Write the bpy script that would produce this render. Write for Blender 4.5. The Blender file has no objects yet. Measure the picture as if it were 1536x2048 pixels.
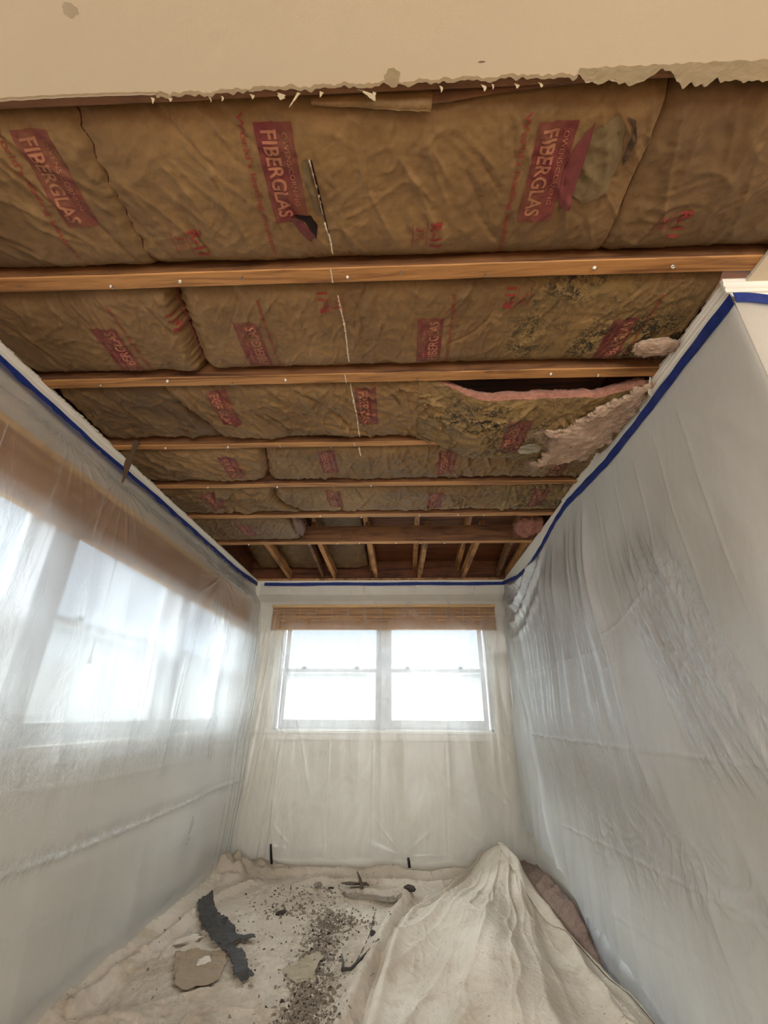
import bpy, bmesh, math, random
import numpy as np
from mathutils import Vector, Matrix

# ------------------------------------------------------------------ camera, world, light
S = bpy.context.scene
COL = S.collection
ZC = 2.47                      # ceiling plane
CAMZ = 1.17
XL, XR, YB = -1.5465, 1.0734, 4.588
YR = 1.056                     # protruding corner of the right wall
F_PX, PITCH, YAW, ROLL = 890.416, 0.4288726, -0.0415638, 0.0070369

cam_d = bpy.data.cameras.new('camera'); cam = bpy.data.objects.new('camera', cam_d); COL.objects.link(cam)
cy, sy, cp, sp = math.cos(YAW), math.sin(YAW), math.cos(PITCH), math.sin(PITCH)
fwd = Vector((sy*cp, cy*cp, sp)); rgt = Vector((cy, -sy, 0)); up = rgt.cross(fwd)
cr, sr = math.cos(ROLL), math.sin(ROLL)
r2 = rgt*cr + up*sr; u2 = up*cr - rgt*sr
M = Matrix((( r2.x, u2.x, -fwd.x, 0), (r2.y, u2.y, -fwd.y, 0), (r2.z, u2.z, -fwd.z, CAMZ), (0, 0, 0, 1)))
cam.matrix_world = M
cam_d.sensor_fit = 'VERTICAL'; cam_d.sensor_height = 32.0; cam_d.lens = F_PX*32.0/2048
cam_d.clip_start = 0.02
S.camera = cam
S.view_settings.view_transform = 'Standard'; S.view_settings.look = 'None'
S.view_settings.gamma = 1; S.view_settings.use_curve_mapping = False
S.view_settings.exposure = 1.30

W = bpy.data.worlds.new('world'); S.world = W; W.use_nodes = True
wn = W.node_tree; bg = wn.nodes['Background']
wtc = wn.nodes.new('ShaderNodeTexCoord'); wsep = wn.nodes.new('ShaderNodeSeparateXYZ'); wr = wn.nodes.new('ShaderNodeValToRGB')
wn.links.new(wtc.outputs['Generated'], wsep.inputs[0]); wn.links.new(wsep.outputs['Z'], wr.inputs[0]); wn.links.new(wr.outputs[0], bg.inputs[0])
wr.color_ramp.elements[0].position = 0.0; wr.color_ramp.elements[0].color = (0.46, 0.47, 0.46, 1)
wr.color_ramp.elements[1].position = 0.10; wr.color_ramp.elements[1].color = (0.56, 0.63, 0.70, 1)
_e = wr.color_ramp.elements.new(0.37); _e.color = (0.56, 0.63, 0.70, 1)
_e = wr.color_ramp.elements.new(0.50); _e.color = (13.5, 14.2, 14.8, 1)   # overcast sky, its unseen upper part made far brighter to light the room
bg.inputs[1].default_value = 0.54
try: W.cycles.sampling_method = 'MANUAL'; W.cycles.sample_map_resolution = 256
except Exception: pass

def portal(name, loc, rot, sx, sy_):
    l = bpy.data.lights.new(name, 'AREA'); l.shape = 'RECTANGLE'; l.size = sx; l.size_y = sy_
    l.cycles.is_portal = True
    o = bpy.data.objects.new(name, l); o.location = loc; o.rotation_euler = rot; COL.objects.link(o)
portal('daylight_back', (-0.19, YB+0.2, 1.55), (math.radians(-90), 0, 0), 2.2, 1.25)
portal('daylight_left', (XL-0.2, 2.5, 1.55), (0, math.radians(-90), 0), 1.25, 3.6)
portal('daylight_rear', (0.9, -3.2, 1.45), (math.radians(90), 0, 0), 3.9, 2.0)
def area(name, loc, rot, sx, sy_, power, col):
    l = bpy.data.lights.new(name, 'AREA'); l.shape = 'RECTANGLE'; l.size = sx; l.size_y = sy_; l.energy = power; l.color = col
    o = bpy.data.objects.new(name, l); o.location = loc; o.rotation_euler = rot; COL.objects.link(o); return o
# added fill light behind the camera, aimed into the room; no such window seen
area('near_room_fill_light', (0.9, -2.85, 1.45), (math.radians(90), 0, 0), 3.6, 1.8, 62, (1.0, 0.98, 0.96))

# ------------------------------------------------------------------ numpy noise
def perm(seed):
    r = np.random.RandomState(seed); p = r.permutation(256); return np.concatenate([p, p, p[:2]])
_P = {}
def perlin(x, y, seed=0):
    if seed not in _P: _P[seed] = perm(seed)
    p = _P[seed]
    x = np.asarray(x, float); y = np.asarray(y, float)
    xi = np.floor(x).astype(int); yi = np.floor(y).astype(int)
    xf = x-xi; yf = y-yi; xi &= 255; yi &= 255
    u = xf*xf*xf*(xf*(xf*6-15)+10); v = yf*yf*yf*(yf*(yf*6-15)+10)
    def g(ix, iy, dx, dy):
        a = p[p[ix]+iy]*(2*np.pi/256); return np.cos(a)*dx+np.sin(a)*dy
    n00 = g(xi, yi, xf, yf); n10 = g(xi+1, yi, xf-1, yf); n01 = g(xi, yi+1, xf, yf-1); n11 = g(xi+1, yi+1, xf-1, yf-1)
    a = n00+u*(n10-n00); b = n01+u*(n11-n01)
    return (a+v*(b-a))*1.4
def fbm(x, y, f, seed=0, octv=3, gain=.5):
    r = 0; a = 1
    for i in range(octv):
        r = r+a*perlin(x*f+17.3*i, y*f+9.1*i, seed+i); f *= 2.03; a *= gain
    return r
def ridged(x, y, f, seed=0, octv=3, gain=.5, pw=3, warp=.0):
    if warp: 
        wx = warp*perlin(x*f*.5, y*f*.5, seed+50); wy = warp*perlin(x*f*.5+31, y*f*.5+7, seed+51); x = x+wx/f; y = y+wy/f
    r = 0; a = 1
    for i in range(octv):
        r = r+a*(1-np.clip(np.abs(perlin(x*f+5.7*i, y*f+3.3*i, seed+i))*1.6, 0, 1))**pw; f *= 2.1; a *= gain
    return r
def sstep(a, b, x):
    t = np.clip((x-a)/(b-a), 0, 1); return t*t*(3-2*t)
def bump(x, c, w):
    return np.exp(-((x-c)/w)**2)
class Creases:
    """long soft folds pressed into a sheet"""
    def __init__(s, n, x0, x1, y0, y1, seed, ang=(0, math.pi), L=(.05, .2), w=(.003, .009), a=(.002, .006), curv=1.2, neg=.25):
        r = random.Random(seed); s.c = []
        for i in range(n):
            s.c.append((r.uniform(x0, x1), r.uniform(y0, y1), r.uniform(*ang), r.uniform(*L), r.uniform(*w), r.uniform(*a)*(-1 if r.random() > neg else 1), r.uniform(-curv, curv)))
    def __call__(s, x, y):
        z = np.zeros_like(x)
        for cx, cy_, th, L, w, a, k in s.c:
            c, q = math.cos(th), math.sin(th); dx = x-cx; dy = y-cy_
            t = dx*c+dy*q; d = -dx*q+dy*c+k*t*t
            m = (np.abs(t) < L*1.4) & (np.abs(d) < w*6)
            if m.any():
                z[m] += a*np.exp(-np.abs(d[m])/w)*np.exp(-(t[m]/L)**4)
        return z
def pdist(x, y, pts):
    """distance to polyline and arclength parameter 0..1"""
    best = np.full_like(x, 1e9); par = np.zeros_like(x); n = len(pts)-1
    for i in range(n):
        ax, ay = pts[i][:2]; bx_, by_ = pts[i+1][:2]; vx, vy = bx_-ax, by_-ay
        t = np.clip(((x-ax)*vx+(y-ay)*vy)/(vx*vx+vy*vy), 0, 1)
        d = np.hypot(x-ax-t*vx, y-ay-t*vy); m = d < best; best = np.where(m, d, best); par = np.where(m, (i+t)/n, par)
    return best, par

# ------------------------------------------------------------------ object helpers
def lin(r, g, b):
    f = lambda c: (c/255/12.92) if c/255 <= .04045 else ((c/255+.055)/1.055)**2.4
    return (f(r), f(g), f(b), 1)
def tag(o, label=None, cat=None, group=None, kind=None):
    if label: o['label'] = label
    if cat: o['category'] = cat
    if group: o['group'] = group
    if kind: o['kind'] = kind
    return o
def origin(o):
    v = Vector((0, 0, 0))
    while o: v += o.location; o = o.parent
    return v
def obj(name, verts, faces, mats, parent=None, smooth=False, mi=None, loc=None, attrs=None):
    """one mesh object; verts in world coordinates"""
    verts = np.asarray(verts, float).reshape(-1, 3)
    if parent is not None: O = np.array(origin(parent)); l = (0, 0, 0)
    else:
        O = np.array(loc if loc is not None else (verts.min(0)+verts.max(0))/2*np.array([1, 1, 0])+np.array([0, 0, verts[:, 2].min()])); l = tuple(O)
    me = bpy.data.meshes.new(name)
    if isinstance(faces, np.ndarray): faces = faces.tolist()
    me.from_pydata((verts-O).tolist(), [], faces); me.update()
    if not isinstance(mats, (list, tuple)): mats = [mats]
    for m in mats: me.materials.append(m)
    if mi is not None: me.polygons.foreach_set('material_index', np.asarray(mi, dtype=np.int32))
    if smooth: me.polygons.foreach_set('use_smooth', np.ones(len(me.polygons), dtype=bool))
    if attrs:
        for k, v in attrs.items():
            a = me.attributes.new(k, 'FLOAT', 'POINT'); a.data.foreach_set('value', np.asarray(v, dtype=np.float32).ravel())
    me.update()
    o = bpy.data.objects.new(name, me); COL.objects.link(o); o.location = l
    if parent is not None: o.parent = parent
    return o
def empty(name, loc, label, cat, group=None):
    o = bpy.data.objects.new(name, None); COL.objects.link(o); o.location = loc; o.empty_display_size = .05
    tag(o, label, cat, group); return o
def gridfaces(nu, nv, flip=False):
    i, j = np.meshgrid(np.arange(nu-1), np.arange(nv-1), indexing='ij'); a = i*nv+j
    q = np.stack([a, a+nv, a+nv+1, a+1], -1).reshape(-1, 4)
    return q[:, ::-1] if flip else q
class MB:
    def __init__(s): s.v = []; s.f = []; s.m = []
    def add(s, v, f, m=0):
        n = len(s.v); s.v += [tuple(p) for p in v]; s.f += [[i+n for i in q] for q in f]; s.m += [m]*len(f); return s
    def box(s, a, b, m=0):
        (x0, y0, z0), (x1, y1, z1) = a, b
        v = [(x0, y0, z0), (x1, y0, z0), (x1, y1, z0), (x0, y1, z0), (x0, y0, z1), (x1, y0, z1), (x1, y1, z1), (x0, y1, z1)]
        return s.add(v, [[3, 2, 1, 0], [4, 5, 6, 7], [0, 1, 5, 4], [1, 2, 6, 5], [2, 3, 7, 6], [3, 0, 4, 7]], m)
    def tube(s, pts, r, n=8, m=0, cap=True):
        pts = [Vector(p) for p in pts]; R = r if isinstance(r, (list, tuple)) else [r]*len(pts); vs = []; fs = []
        for i, p in enumerate(pts):
            d = (pts[min(i+1, len(pts)-1)]-pts[max(i-1, 0)]).normalized()
            a = d.orthogonal().normalized() if i == 0 else (a-d*a.dot(d)).normalized()
            b = d.cross(a)
            for k in range(n):
                t = 2*math.pi*k/n; vs.append(p+(a*math.cos(t)+b*math.sin(t))*R[i])
        for i in range(len(pts)-1):
            for k in range(n): fs.append([i*n+k, i*n+(k+1) % n, (i+1)*n+(k+1) % n, (i+1)*n+k])
        if cap: fs.append(list(range(n))[::-1]); fs.append([(len(pts)-1)*n+k for k in range(n)])
        return s.add(vs, fs, m)
    def build(s, name, mats, parent=None, smooth=False, **k):
        return obj(name, s.v, s.f, mats, parent, smooth, mi=s.m, **k)
def bevel(o, w=.003, seg=2):
    md = o.modifiers.new('bevel', 'BEVEL'); md.width = w; md.segments = seg; md.limit_method = 'ANGLE'; return o

# ------------------------------------------------------------------ materials
MATS = {}
class NT:
    def __init__(s, name):
        s.m = bpy.data.materials.new(name); s.m.use_nodes = True; s.t = s.m.node_tree
        for n in list(s.t.nodes): s.t.nodes.remove(n)
        s.out = s.n('ShaderNodeOutputMaterial'); MATS[name] = s.m
        s.tc = s.n('ShaderNodeTexCoord'); s.geo = s.n('ShaderNodeNewGeometry'); s.pos = s.geo.outputs['Position']
    def n(s, t, **k):
        x = s.t.nodes.new(t)
        for a, b in k.items(): setattr(x, a, b)
        return x
    def l(s, a, b): s.t.links.new(a, b)
    def val(s, inp, v):
        if hasattr(v, 'is_linked') or isinstance(v, bpy.types.NodeSocket): s.l(v, inp)
        else: inp.default_value = v
    def map(s, scale=(1, 1, 1), rot=(0, 0, 0), loc=(0, 0, 0)):
        m = s.n('ShaderNodeMapping'); s.l(s.pos, m.inputs[0]); m.inputs['Scale'].default_value = scale; m.inputs['Rotation'].default_value = rot; m.inputs['Location'].default_value = loc
        return m.outputs[0]
    def noise(s, scale, detail=3, rough=.55, vec=None, dist=0.):
        x = s.n('ShaderNodeTexNoise'); s.l(vec or s.pos, x.inputs['Vector']); x.inputs['Scale'].default_value = scale
        x.inputs['Detail'].default_value = detail; x.inputs['Roughness'].default_value = rough; x.inputs['Distortion'].default_value = dist; return x.outputs[0]
    def voro(s, scale, vec=None, feat='DISTANCE_TO_EDGE'):
        x = s.n('ShaderNodeTexVoronoi', feature=feat); s.l(vec or s.pos, x.inputs['Vector']); x.inputs['Scale'].default_value = scale; return x.outputs[0]
    def ramp(s, f, *stops):
        r = s.n('ShaderNodeValToRGB'); s.l(f, r.inputs[0]); e = r.color_ramp.elements
        while len(e) < len(stops): e.new(.5)
        for i, (p, c) in enumerate(stops): e[i].position = p; e[i].color = c if len(c) == 4 else (*c, 1)
        return r.outputs[0]
    def fr(s, f, a, b, c=0., d=1.):
        r = s.n('ShaderNodeMapRange'); s.l(f, r.inputs[0]); r.inputs[1].default_value = a; r.inputs[2].default_value = b; r.inputs[3].default_value = c; r.inputs[4].default_value = d; return r.outputs[0]
    def math(s, op, a, b=0.):
        m = s.n('ShaderNodeMath', operation=op); s.val(m.inputs[0], a); s.val(m.inputs[1], b); return m.outputs[0]
    def mix(s, f, a, b, mode='MIX'):
        m = s.n('ShaderNodeMix', data_type='RGBA', blend_type=mode); s.val(m.inputs[0], f); s.val(m.inputs[6], a); s.val(m.inputs[7], b); return m.outputs[2]
    def bump(s, h, strength=.5, dist=.01, prev=None):
        b = s.n('ShaderNodeBump'); s.l(h, b.inputs['Height']); b.inputs['Strength'].default_value = strength; b.inputs['Distance'].default_value = dist
        if prev is not None: s.l(prev, b.inputs['Normal'])
        return b.outputs[0]
    def attr(s, name): return s.n('ShaderNodeAttribute', attribute_name=name).outputs['Fac']
    def pbr(s, col, rough=.7, normal=None, spec=.5, metal=0, **k):
        p = s.n('ShaderNodeBsdfPrincipled'); s.val(p.inputs['Base Color'], col); s.val(p.inputs['Roughness'], rough); p.inputs['Metallic'].default_value = metal
        p.inputs['Specular IOR Level'].default_value = spec
        for a, b in k.items(): p.inputs[a].default_value = b
        if normal is not None: s.l(normal, p.inputs['Normal'])
        s.l(p.outputs[0], s.out.inputs[0]); return s.m

def plain(name, rgb, rough=.6, metal=0, bmp=0, bs=60, spec=.4):
    t = NT(name); c = t.mix(t.fr(t.noise(12, 4), .3, .7), tuple(v*.88 for v in lin(*rgb)[:3])+(1,), lin(*rgb))
    n = t.bump(t.noise(bs, 4), bmp, .004) if bmp else None
    return t.pbr(c, rough, n, spec, metal)

def m_wood(name, base, dark, axis='x', strength=1.0, blotch=None):
    t = NT(name)
    sc = {'x': (1.6, 26, 26), 'y': (26, 1.6, 26), 'z': (26, 26, 1.6)}[axis]
    v = t.map(sc); n1 = t.noise(1.0, 6, .62, v, .9)
    sc2 = tuple(a*5 for a in sc); n2 = t.noise(1.0, 4, .6, t.map(sc2), .2)
    c = t.ramp(n1, (.34, lin(*dark)), (.5, lin(*base)), (.66, tuple(min(1, q*1.22) for q in lin(*base)[:3])+(1,)))
    c = t.mix(t.math('MULTIPLY', t.fr(n2, .52, .7), .35*strength), c, lin(*dark))
    kn = t.ramp(t.voro(5.5, t.map((.5, 1.6, 1.6) if axis == 'x' else (1.6, .5, 1.6)), 'F1'), (.0, (1, 1, 1)), (.05, (.6, .6, .6)), (.085, (0, 0, 0)))
    c = t.mix(t.math('MULTIPLY', kn, .75), c, tuple(q*.45 for q in lin(*dark)[:3])+(1,))
    if blotch: c = t.mix(t.math('MULTIPLY', t.fr(t.noise(3.2, 5, .7), .5, .68), blotch), c, lin(52, 34, 22))
    return t.pbr(c, .62, t.bump(n2, .35, .003, t.bump(n1, .3, .004)), .35)
m_joist = m_wood('joist wood', (170, 122, 70), (112, 72, 38), 'x')
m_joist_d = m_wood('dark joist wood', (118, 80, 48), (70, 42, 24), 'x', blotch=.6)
m_rafter = m_wood('rafter wood', (172, 122, 72), (100, 62, 34), 'y', blotch=.7)
m_deck = m_wood('roof board wood', (112, 66, 36), (60, 32, 18), 'x', blotch=.5)
m_blindrail = m_wood('pale rail wood', (216, 176, 112), (178, 132, 74), 'x', .4)

def m_kraft():
    t = NT('kraft paper')
    n = t.noise(2.2, 5, .6); c = t.mix(t.fr(n, .32, .68), lin(100, 76, 45), lin(136, 106, 66))
    c = t.mix(t.math('MULTIPLY', t.fr(t.noise(55, 3), .45, .7), .22), c, lin(84, 60, 34))
    c = t.mix(t.math('MULTIPLY', t.fr(t.noise(7, 6, .7, None, 1.5), .55, .7), .3), c, lin(144, 118, 80))
    mold = t.attr('mold')
    sp = t.fr(t.noise(46, 5, .75, None, 1.2), .44, .53); blot = t.fr(t.noise(9, 5, .7, None, .8), .38, .54)
    mk = t.math('MULTIPLY', t.math('MULTIPLY', sp, blot), mold)
    c = t.mix(t.math('MULTIPLY', mold, .38), c, lin(158, 134, 80))
    c = t.mix(mk, c, lin(42, 36, 26))
    d = t.attr('dirt'); c = t.mix(t.math('MULTIPLY', d, .62), c, lin(58, 42, 28))  # vertex mask darkens the paper, mostly towards the batts' wall ends
    b = t.bump(t.noise(26, 5, .6, None, .6), .35, .010)
    b = t.bump(t.noise(170, 3), .12, .002, b)
    return t.pbr(c, .58, b, .3)
m_kraft_ = m_kraft()
def m_ink(name, col, fade, lo, hi):
    t = NT(name); c = t.mix(t.math('MULTIPLY', t.fr(t.noise(14, 6, .7), .38, .66), fade), lin(*col), lin(126, 96, 58))
    mk = t.math('MULTIPLY', t.math('MULTIPLY', t.fr(t.noise(46, 5, .75, None, 1.2), .46, .56), t.fr(t.noise(9, 5, .7, None, .8), .42, .6)), t.attr('mold'))
    c = t.mix(mk, c, lin(42, 30, 26))
    return t.pbr(c, .6, t.bump(t.noise(26, 5, .6, None, .6), .3, .008), .3)
m_red = m_ink('faded red ink', (100, 38, 40), .5, 0, 0)
m_letter = m_ink('knocked out lettering', (156, 100, 76), .5, 0, 0)
m_redthin = m_ink('thin red ink', (132, 40, 38), .12, 0, 0)

def m_pink(name, a, b):
    t = NT(name); n = t.noise(18, 7, .75, None, 2.0)
    c = t.mix(t.fr(n, .3, .7), lin(*a), lin(*b)); c = t.mix(t.math('MULTIPLY', t.fr(t.noise(5, 4), .5, .7), .4), c, tuple(q*.5 for q in lin(*a)[:3])+(1,))
    st_ = t.noise(1., 5, .7, t.map((28, 190, 60), (0, 0, .55)), .8); c = t.mix(t.math('MULTIPLY', t.fr(st_, .42, .62), .35), c, tuple(min(1, q*1.5) for q in lin(*b)[:3])+(1,))
    bb = t.bump(n, .9, .02); bb = t.bump(st_, 1.0, .012, bb); bb = t.bump(t.noise(120, 4, .7, t.map((1, 3, 1), (0, 0, .6)), 1.), .6, .004, bb)
    return t.pbr(c, .95, bb, .1, **{'Sheen Weight': .3})
m_pinkfg = m_pink('pink fibreglass', (172, 102, 80), (212, 148, 118))
m_palefg = m_pink('pale torn fibreglass', (206, 158, 128), (240, 204, 172))
m_brownfg = m_pink('dusty fibreglass', (132, 104, 88), (188, 158, 138))
m_dry = None
def m_paint(name, rgb, bs=.06, gr=.03, rough=.6):
    t = NT(name); n = t.noise(3, 4); c = t.mix(t.fr(n, .3, .7), tuple(q*(1-gr*2) for q in lin(*rgb)[:3])+(1,), lin(*rgb))
    c = t.mix(t.math('MULTIPLY', t.ramp(t.voro(1.7, None, 'F1'), (0, (1, 1, 1)), (.025, (0, 0, 0))), .25), c, lin(120, 105, 85))
    return t.pbr(c, rough, t.bump(t.noise(240, 3), bs, .002), .3)
m_ceil = m_paint('cream ceiling paint', (206, 192, 164), .12)
m_wall = m_paint('warm white wall paint', (224, 218, 204))
m_nwall = m_paint('near room wall paint', (206, 200, 188))
m_trim = m_paint('white gloss trim paint', (226, 220, 206), .03, .02, .4)
m_sash = plain('sash paint', (206, 206, 206), .45)
m_gyps = plain('broken gypsum', (206, 198, 178), .95, 0, .6, 90)
m_gypg = plain('grey gypsum paper', (168, 152, 120), .95, 0, .6, 60)
m_tornp = plain('torn cream paper', (168, 150, 118), .8, 0, .3, 80)
m_tape = None
t = NT('blue masking tape'); m_tape = t.pbr(t.mix(t.fr(t.noise(30, 4), .35, .65), lin(20, 38, 98), lin(30, 54, 124)), .55, t.bump(t.noise(60, 4), .25, .003), .35)
m_screw = plain('screw steel', (150, 146, 138), .35, .8)
m_blob = plain('plaster blob', (222, 214, 198), .9, 0, .5)
m_plaster = plain('spattered joint compound', (205, 192, 168), .9, 0, .5)
m_tar = plain('black tar paper', (66, 63, 60), .85, 0, .9, 45)
m_black = plain('black plastic', (18, 18, 20), .5)
m_scrapk = plain('tan paper scrap', (150, 132, 108), .85, 0, .4)
m_scrapb = plain('brown paper scrap', (86, 72, 60), .85, 0, .4)
m_yel = plain('yellowed scrap', (156, 144, 120), .9, 0, .5)
m_foam = plain('white plaster chunk', (204, 194, 178), .9, 0, .5)
m_crumb = plain('grey brown crumbs', (128, 116, 102), .95, 0, .6)
m_crumbd = plain('dark crumbs', (60, 50, 42), .95, 0, .6)
m_stucco = plain('outdoor stucco', (74, 73, 69), .9)
m_ground = plain('outdoor ground', (140, 138, 130), .9)
m_floor = m_wood('oak floor boards', (150, 112, 76), (110, 76, 48), 'y')
m_lock = plain('sash lock metal', (140, 140, 132), .4, .6)
m_cord = plain('blind cord', (190, 184, 172), .7)

def m_canvas(name, a, b):
    t = NT(name); c = t.mix(t.fr(t.noise(1.9, 4), .35, .65), lin(*a), lin(*b))
    st = t.fr(t.noise(4.5, 6, .7, None, .8), .54, .66); c = t.mix(t.math('MULTIPLY', st, .38), c, lin(158, 136, 106))
    sp = t.ramp(t.voro(26, None, 'F1'), (.0, (1, 1, 1)), (.10, (1, 1, 1)), (.13, (0, 0, 0))); spm = t.fr(t.noise(3.1, 3), .45, .58)
    c = t.mix(t.math('MULTIPLY', t.math('MULTIPLY', sp, spm), .6), c, lin(120, 92, 70))
    d = t.attr('dirt'); dn = t.math('MULTIPLY', d, t.fr(t.noise(20, 6, .8), .36, .62)); c = t.mix(t.math('MULTIPLY', dn, .8), c, lin(112, 98, 84))  # on the cloth the mask is dirt, broken up by noise
    w = t.bump(t.noise(420, 2), .18, .002)
    return t.pbr(c, .92, t.bump(t.noise(20, 6, .68, None, .25), .75, .02, w), .15)
m_cloth = m_canvas('canvas drop cloth', (184, 170, 150), (210, 197, 179))
m_cloth2 = m_canvas('pale canvas drop cloth', (190, 176, 155), (218, 206, 187))

def m_blind(name, axis):
    t = NT(name)
    sc = (0, 0, 1)
    v = t.map((3, 3, 150)); n = t.noise(1., 3, .6, v)
    band = t.fr(t.noise(1., 1, .5, t.map((.0, .0, 42))), .42, .6)
    c = t.ramp(n, (.3, lin(142, 90, 32)), (.5, lin(196, 138, 62)), (.7, lin(228, 180, 100)))
    c = t.mix(t.math('MULTIPLY', band, .6), c, lin(122, 76, 34))
    p = t.n('ShaderNodeBsdfPrincipled'); t.l(c, p.inputs['Base Color']); p.inputs['Roughness'].default_value = .6
    t.l(t.bump(n, .5, .004), p.inputs['Normal'])
    tr = t.n('ShaderNodeBsdfTranslucent'); t.l(c, tr.inputs[0])
    mx = t.n('ShaderNodeMixShader'); mx.inputs[0].default_value = .3; t.l(p.outputs[0], mx.inputs[1]); t.l(tr.outputs[0], mx.inputs[2]); t.l(mx.outputs[0], t.out.inputs[0])
    return t.m
m_blind_ = m_blind('woven bamboo', 'x')

def m_plastic(name, opac, blur, tint, rough=.22, gl=.5, fine=.5, f0=.035):
    """thin translucent polythene: clear part, milky part, glossy skin"""
    t = NT(name)
    big = t.noise(1.0, 5, .6, t.map((9, 9, 3.2)), 1.2)
    cr1 = t.noise(1., 6, .68, t.map((34, 34, 15)), 2.2)
    ck = t.attr('crinkle')
    hh = t.math('MULTIPLY', cr1, t.math('ADD', t.math('MULTIPLY', ck, .9), .10))
    b = t.bump(big, fine*.35, .03); b = t.bump(hh, fine, .014, b)
    tr = t.n('ShaderNodeBsdfTransparent'); tr.inputs[0].default_value = (.97, .97, .96, 1)
    clear = tr.outputs[0]
    if blur > 0:
        rf = t.n('ShaderNodeBsdfRefraction'); rf.inputs['IOR'].default_value = 1.04; rf.inputs['Roughness'].default_value = .5; rf.inputs[0].default_value = (.96, .96, .95, 1)
        m = t.n('ShaderNodeMixShader'); t.l(t.math('MULTIPLY', t.math('SUBTRACT', 1., t.math('MULTIPLY', t.attr('press'), .45)), blur), m.inputs[0]); t.l(clear, m.inputs[1]); t.l(rf.outputs[0], m.inputs[2]); clear = m.outputs[0]
    df = t.n('ShaderNodeBsdfDiffuse'); df.inputs[0].default_value = tint; t.l(b, df.inputs['Normal'])
    tl = t.n('ShaderNodeBsdfTranslucent'); tl.inputs[0].default_value = tint; t.l(b, tl.inputs['Normal'])
    m1 = t.n('ShaderNodeMixShader'); m1.inputs[0].default_value = .5; t.l(df.outputs[0], m1.inputs[1]); t.l(tl.outputs[0], m1.inputs[2])
    cloud = t.fr(t.noise(1., 5, .65, t.map((5, 5, 2)), 1.), .35, .7, opac-.07, opac+.08)
    m2 = t.n('ShaderNodeMixShader'); t.l(t.math('MULTIPLY', cloud, t.math('SUBTRACT', 1., t.math('MULTIPLY', t.attr('press'), .5))), m2.inputs[0]); t.l(clear, m2.inputs[1]); t.l(m1.outputs[0], m2.inputs[2])
    g = t.n('ShaderNodeBsdfAnisotropic') if False else t.n('ShaderNodeBsdfGlossy'); g.inputs['Roughness'].default_value = rough; t.l(b, g.inputs['Normal'])
    lw = t.n('ShaderNodeLayerWeight'); lw.inputs[0].default_value = .35; t.l(b, lw.inputs['Normal'])
    f = t.math('MULTIPLY', t.math('ADD', t.math('MULTIPLY', lw.outputs['Fresnel'], gl), f0), t.math('ADD', t.math('MULTIPLY', ck, .8), .6))
    m3 = t.n('ShaderNodeMixShader'); t.l(f, m3.inputs[0]); t.l(m2.outputs[0], m3.inputs[1]); t.l(g.outputs[0], m3.inputs[2])
    t.l(m3.outputs[0], t.out.inputs[0]); return t.m
P_LEFT = m_plastic('hazy polythene over windows', .46, .9, (.88, .91, .93, 1))
P_BACK = m_plastic('clear polythene', .21, .22, (.88, .90, .90, 1), gl=.3, fine=.12)
P_RIGHT = m_plastic('milky polythene', .74, .3, (.93, .945, .94, 1), rough=.27, gl=.9, fine=.36, f0=.10)
P_HEM = m_plastic('gathered polythene hem', .4, 0, (.5, .5, .53, 1), rough=.3, gl=.12, fine=.8)

def m_pane(name, tint, hz):
    t = NT(name); tr = t.n('ShaderNodeBsdfTransparent'); tr.inputs[0].default_value = tint
    tl = t.n('ShaderNodeBsdfTranslucent'); tl.inputs[0].default_value = tint
    m = t.n('ShaderNodeMixShader'); m.inputs[0].default_value = hz; t.l(tr.outputs[0], m.inputs[1]); t.l(tl.outputs[0], m.inputs[2])
    g = t.n('ShaderNodeBsdfGlossy'); g.inputs['Roughness'].default_value = .02; m2 = t.n('ShaderNodeMixShader'); m2.inputs[0].default_value = .04
    t.l(m.outputs[0], m2.inputs[1]); t.l(g.outputs[0], m2.inputs[2]); t.l(m2.outputs[0], t.out.inputs[0]); return t.m
m_glass = m_pane('window glass', (.95, .98, 1, 1), .03)
m_glass2 = m_pane('screened window glass', (.86, .88, .88, 1), .12)

# ------------------------------------------------------------------ shell
def struct(name, mb, m, parent=None, **k):
    o = mb.build(name, m, parent, **k)
    if parent is None: o['kind'] = 'structure'
    return o
NR = 3.4     # far right wall of the near room
YN = -3.05   # wall behind the photographer
WT = .14
struct('floor', MB().box((XL-WT, YN-WT, -.1), (NR+WT, YB+WT, 0)), m_floor)
# back wall with window opening
BW0, BW1, BZ0, BZ1 = -1.215, .835, 1.045, 2.10
mb = MB().box((XL-WT, YB, 0), (XR+WT, YB+WT, BZ0)).box((XL-WT, YB, BZ1), (XR+WT, YB+WT, 2.475)).box((XL-WT, YB, BZ0), (BW0, YB+WT, BZ1)).box((BW1, YB, BZ0), (XR+WT, YB+WT, BZ1))
struct('wall_back', mb, m_wall)
LW0, LW1, LZ0, LZ1 = .55, 4.28, 1.045, 2.10
mb = MB().box((XL-WT, YN, 0), (XL, YB, LZ0)).box((XL-WT, YN, LZ1), (XL, YB, 2.475)).box((XL-WT, YN, LZ0), (XL, LW0, LZ1)).box((XL-WT, LW1, LZ0), (XL, YB, LZ1))
struct('wall_left', mb, m_wall)
struct('wall_right', MB().box((XR, YR, 0), (XR+WT, YB, 2.475)), m_wall)
struct('wall_right_return', MB().box((XR+WT, YR, 0), (NR+WT, YR+WT, 2.47)), m_wall)
struct('wall_near_right', MB().box((NR, YN, 0), (NR+WT, YR, 2.47)), m_nwall)
mb = MB().box((XL-WT, YN-WT, 0), (NR+WT, YN, .45)).box((XL-WT, YN-WT, 2.42), (NR+WT, YN, 2.5)).box((XL-WT, YN-WT, .45), (-1.0, YN, 2.42)).box((2.8, YN-WT, .45), (NR+WT, YN, 2.42))
struct('wall_near', mb, m_nwall)

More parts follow.
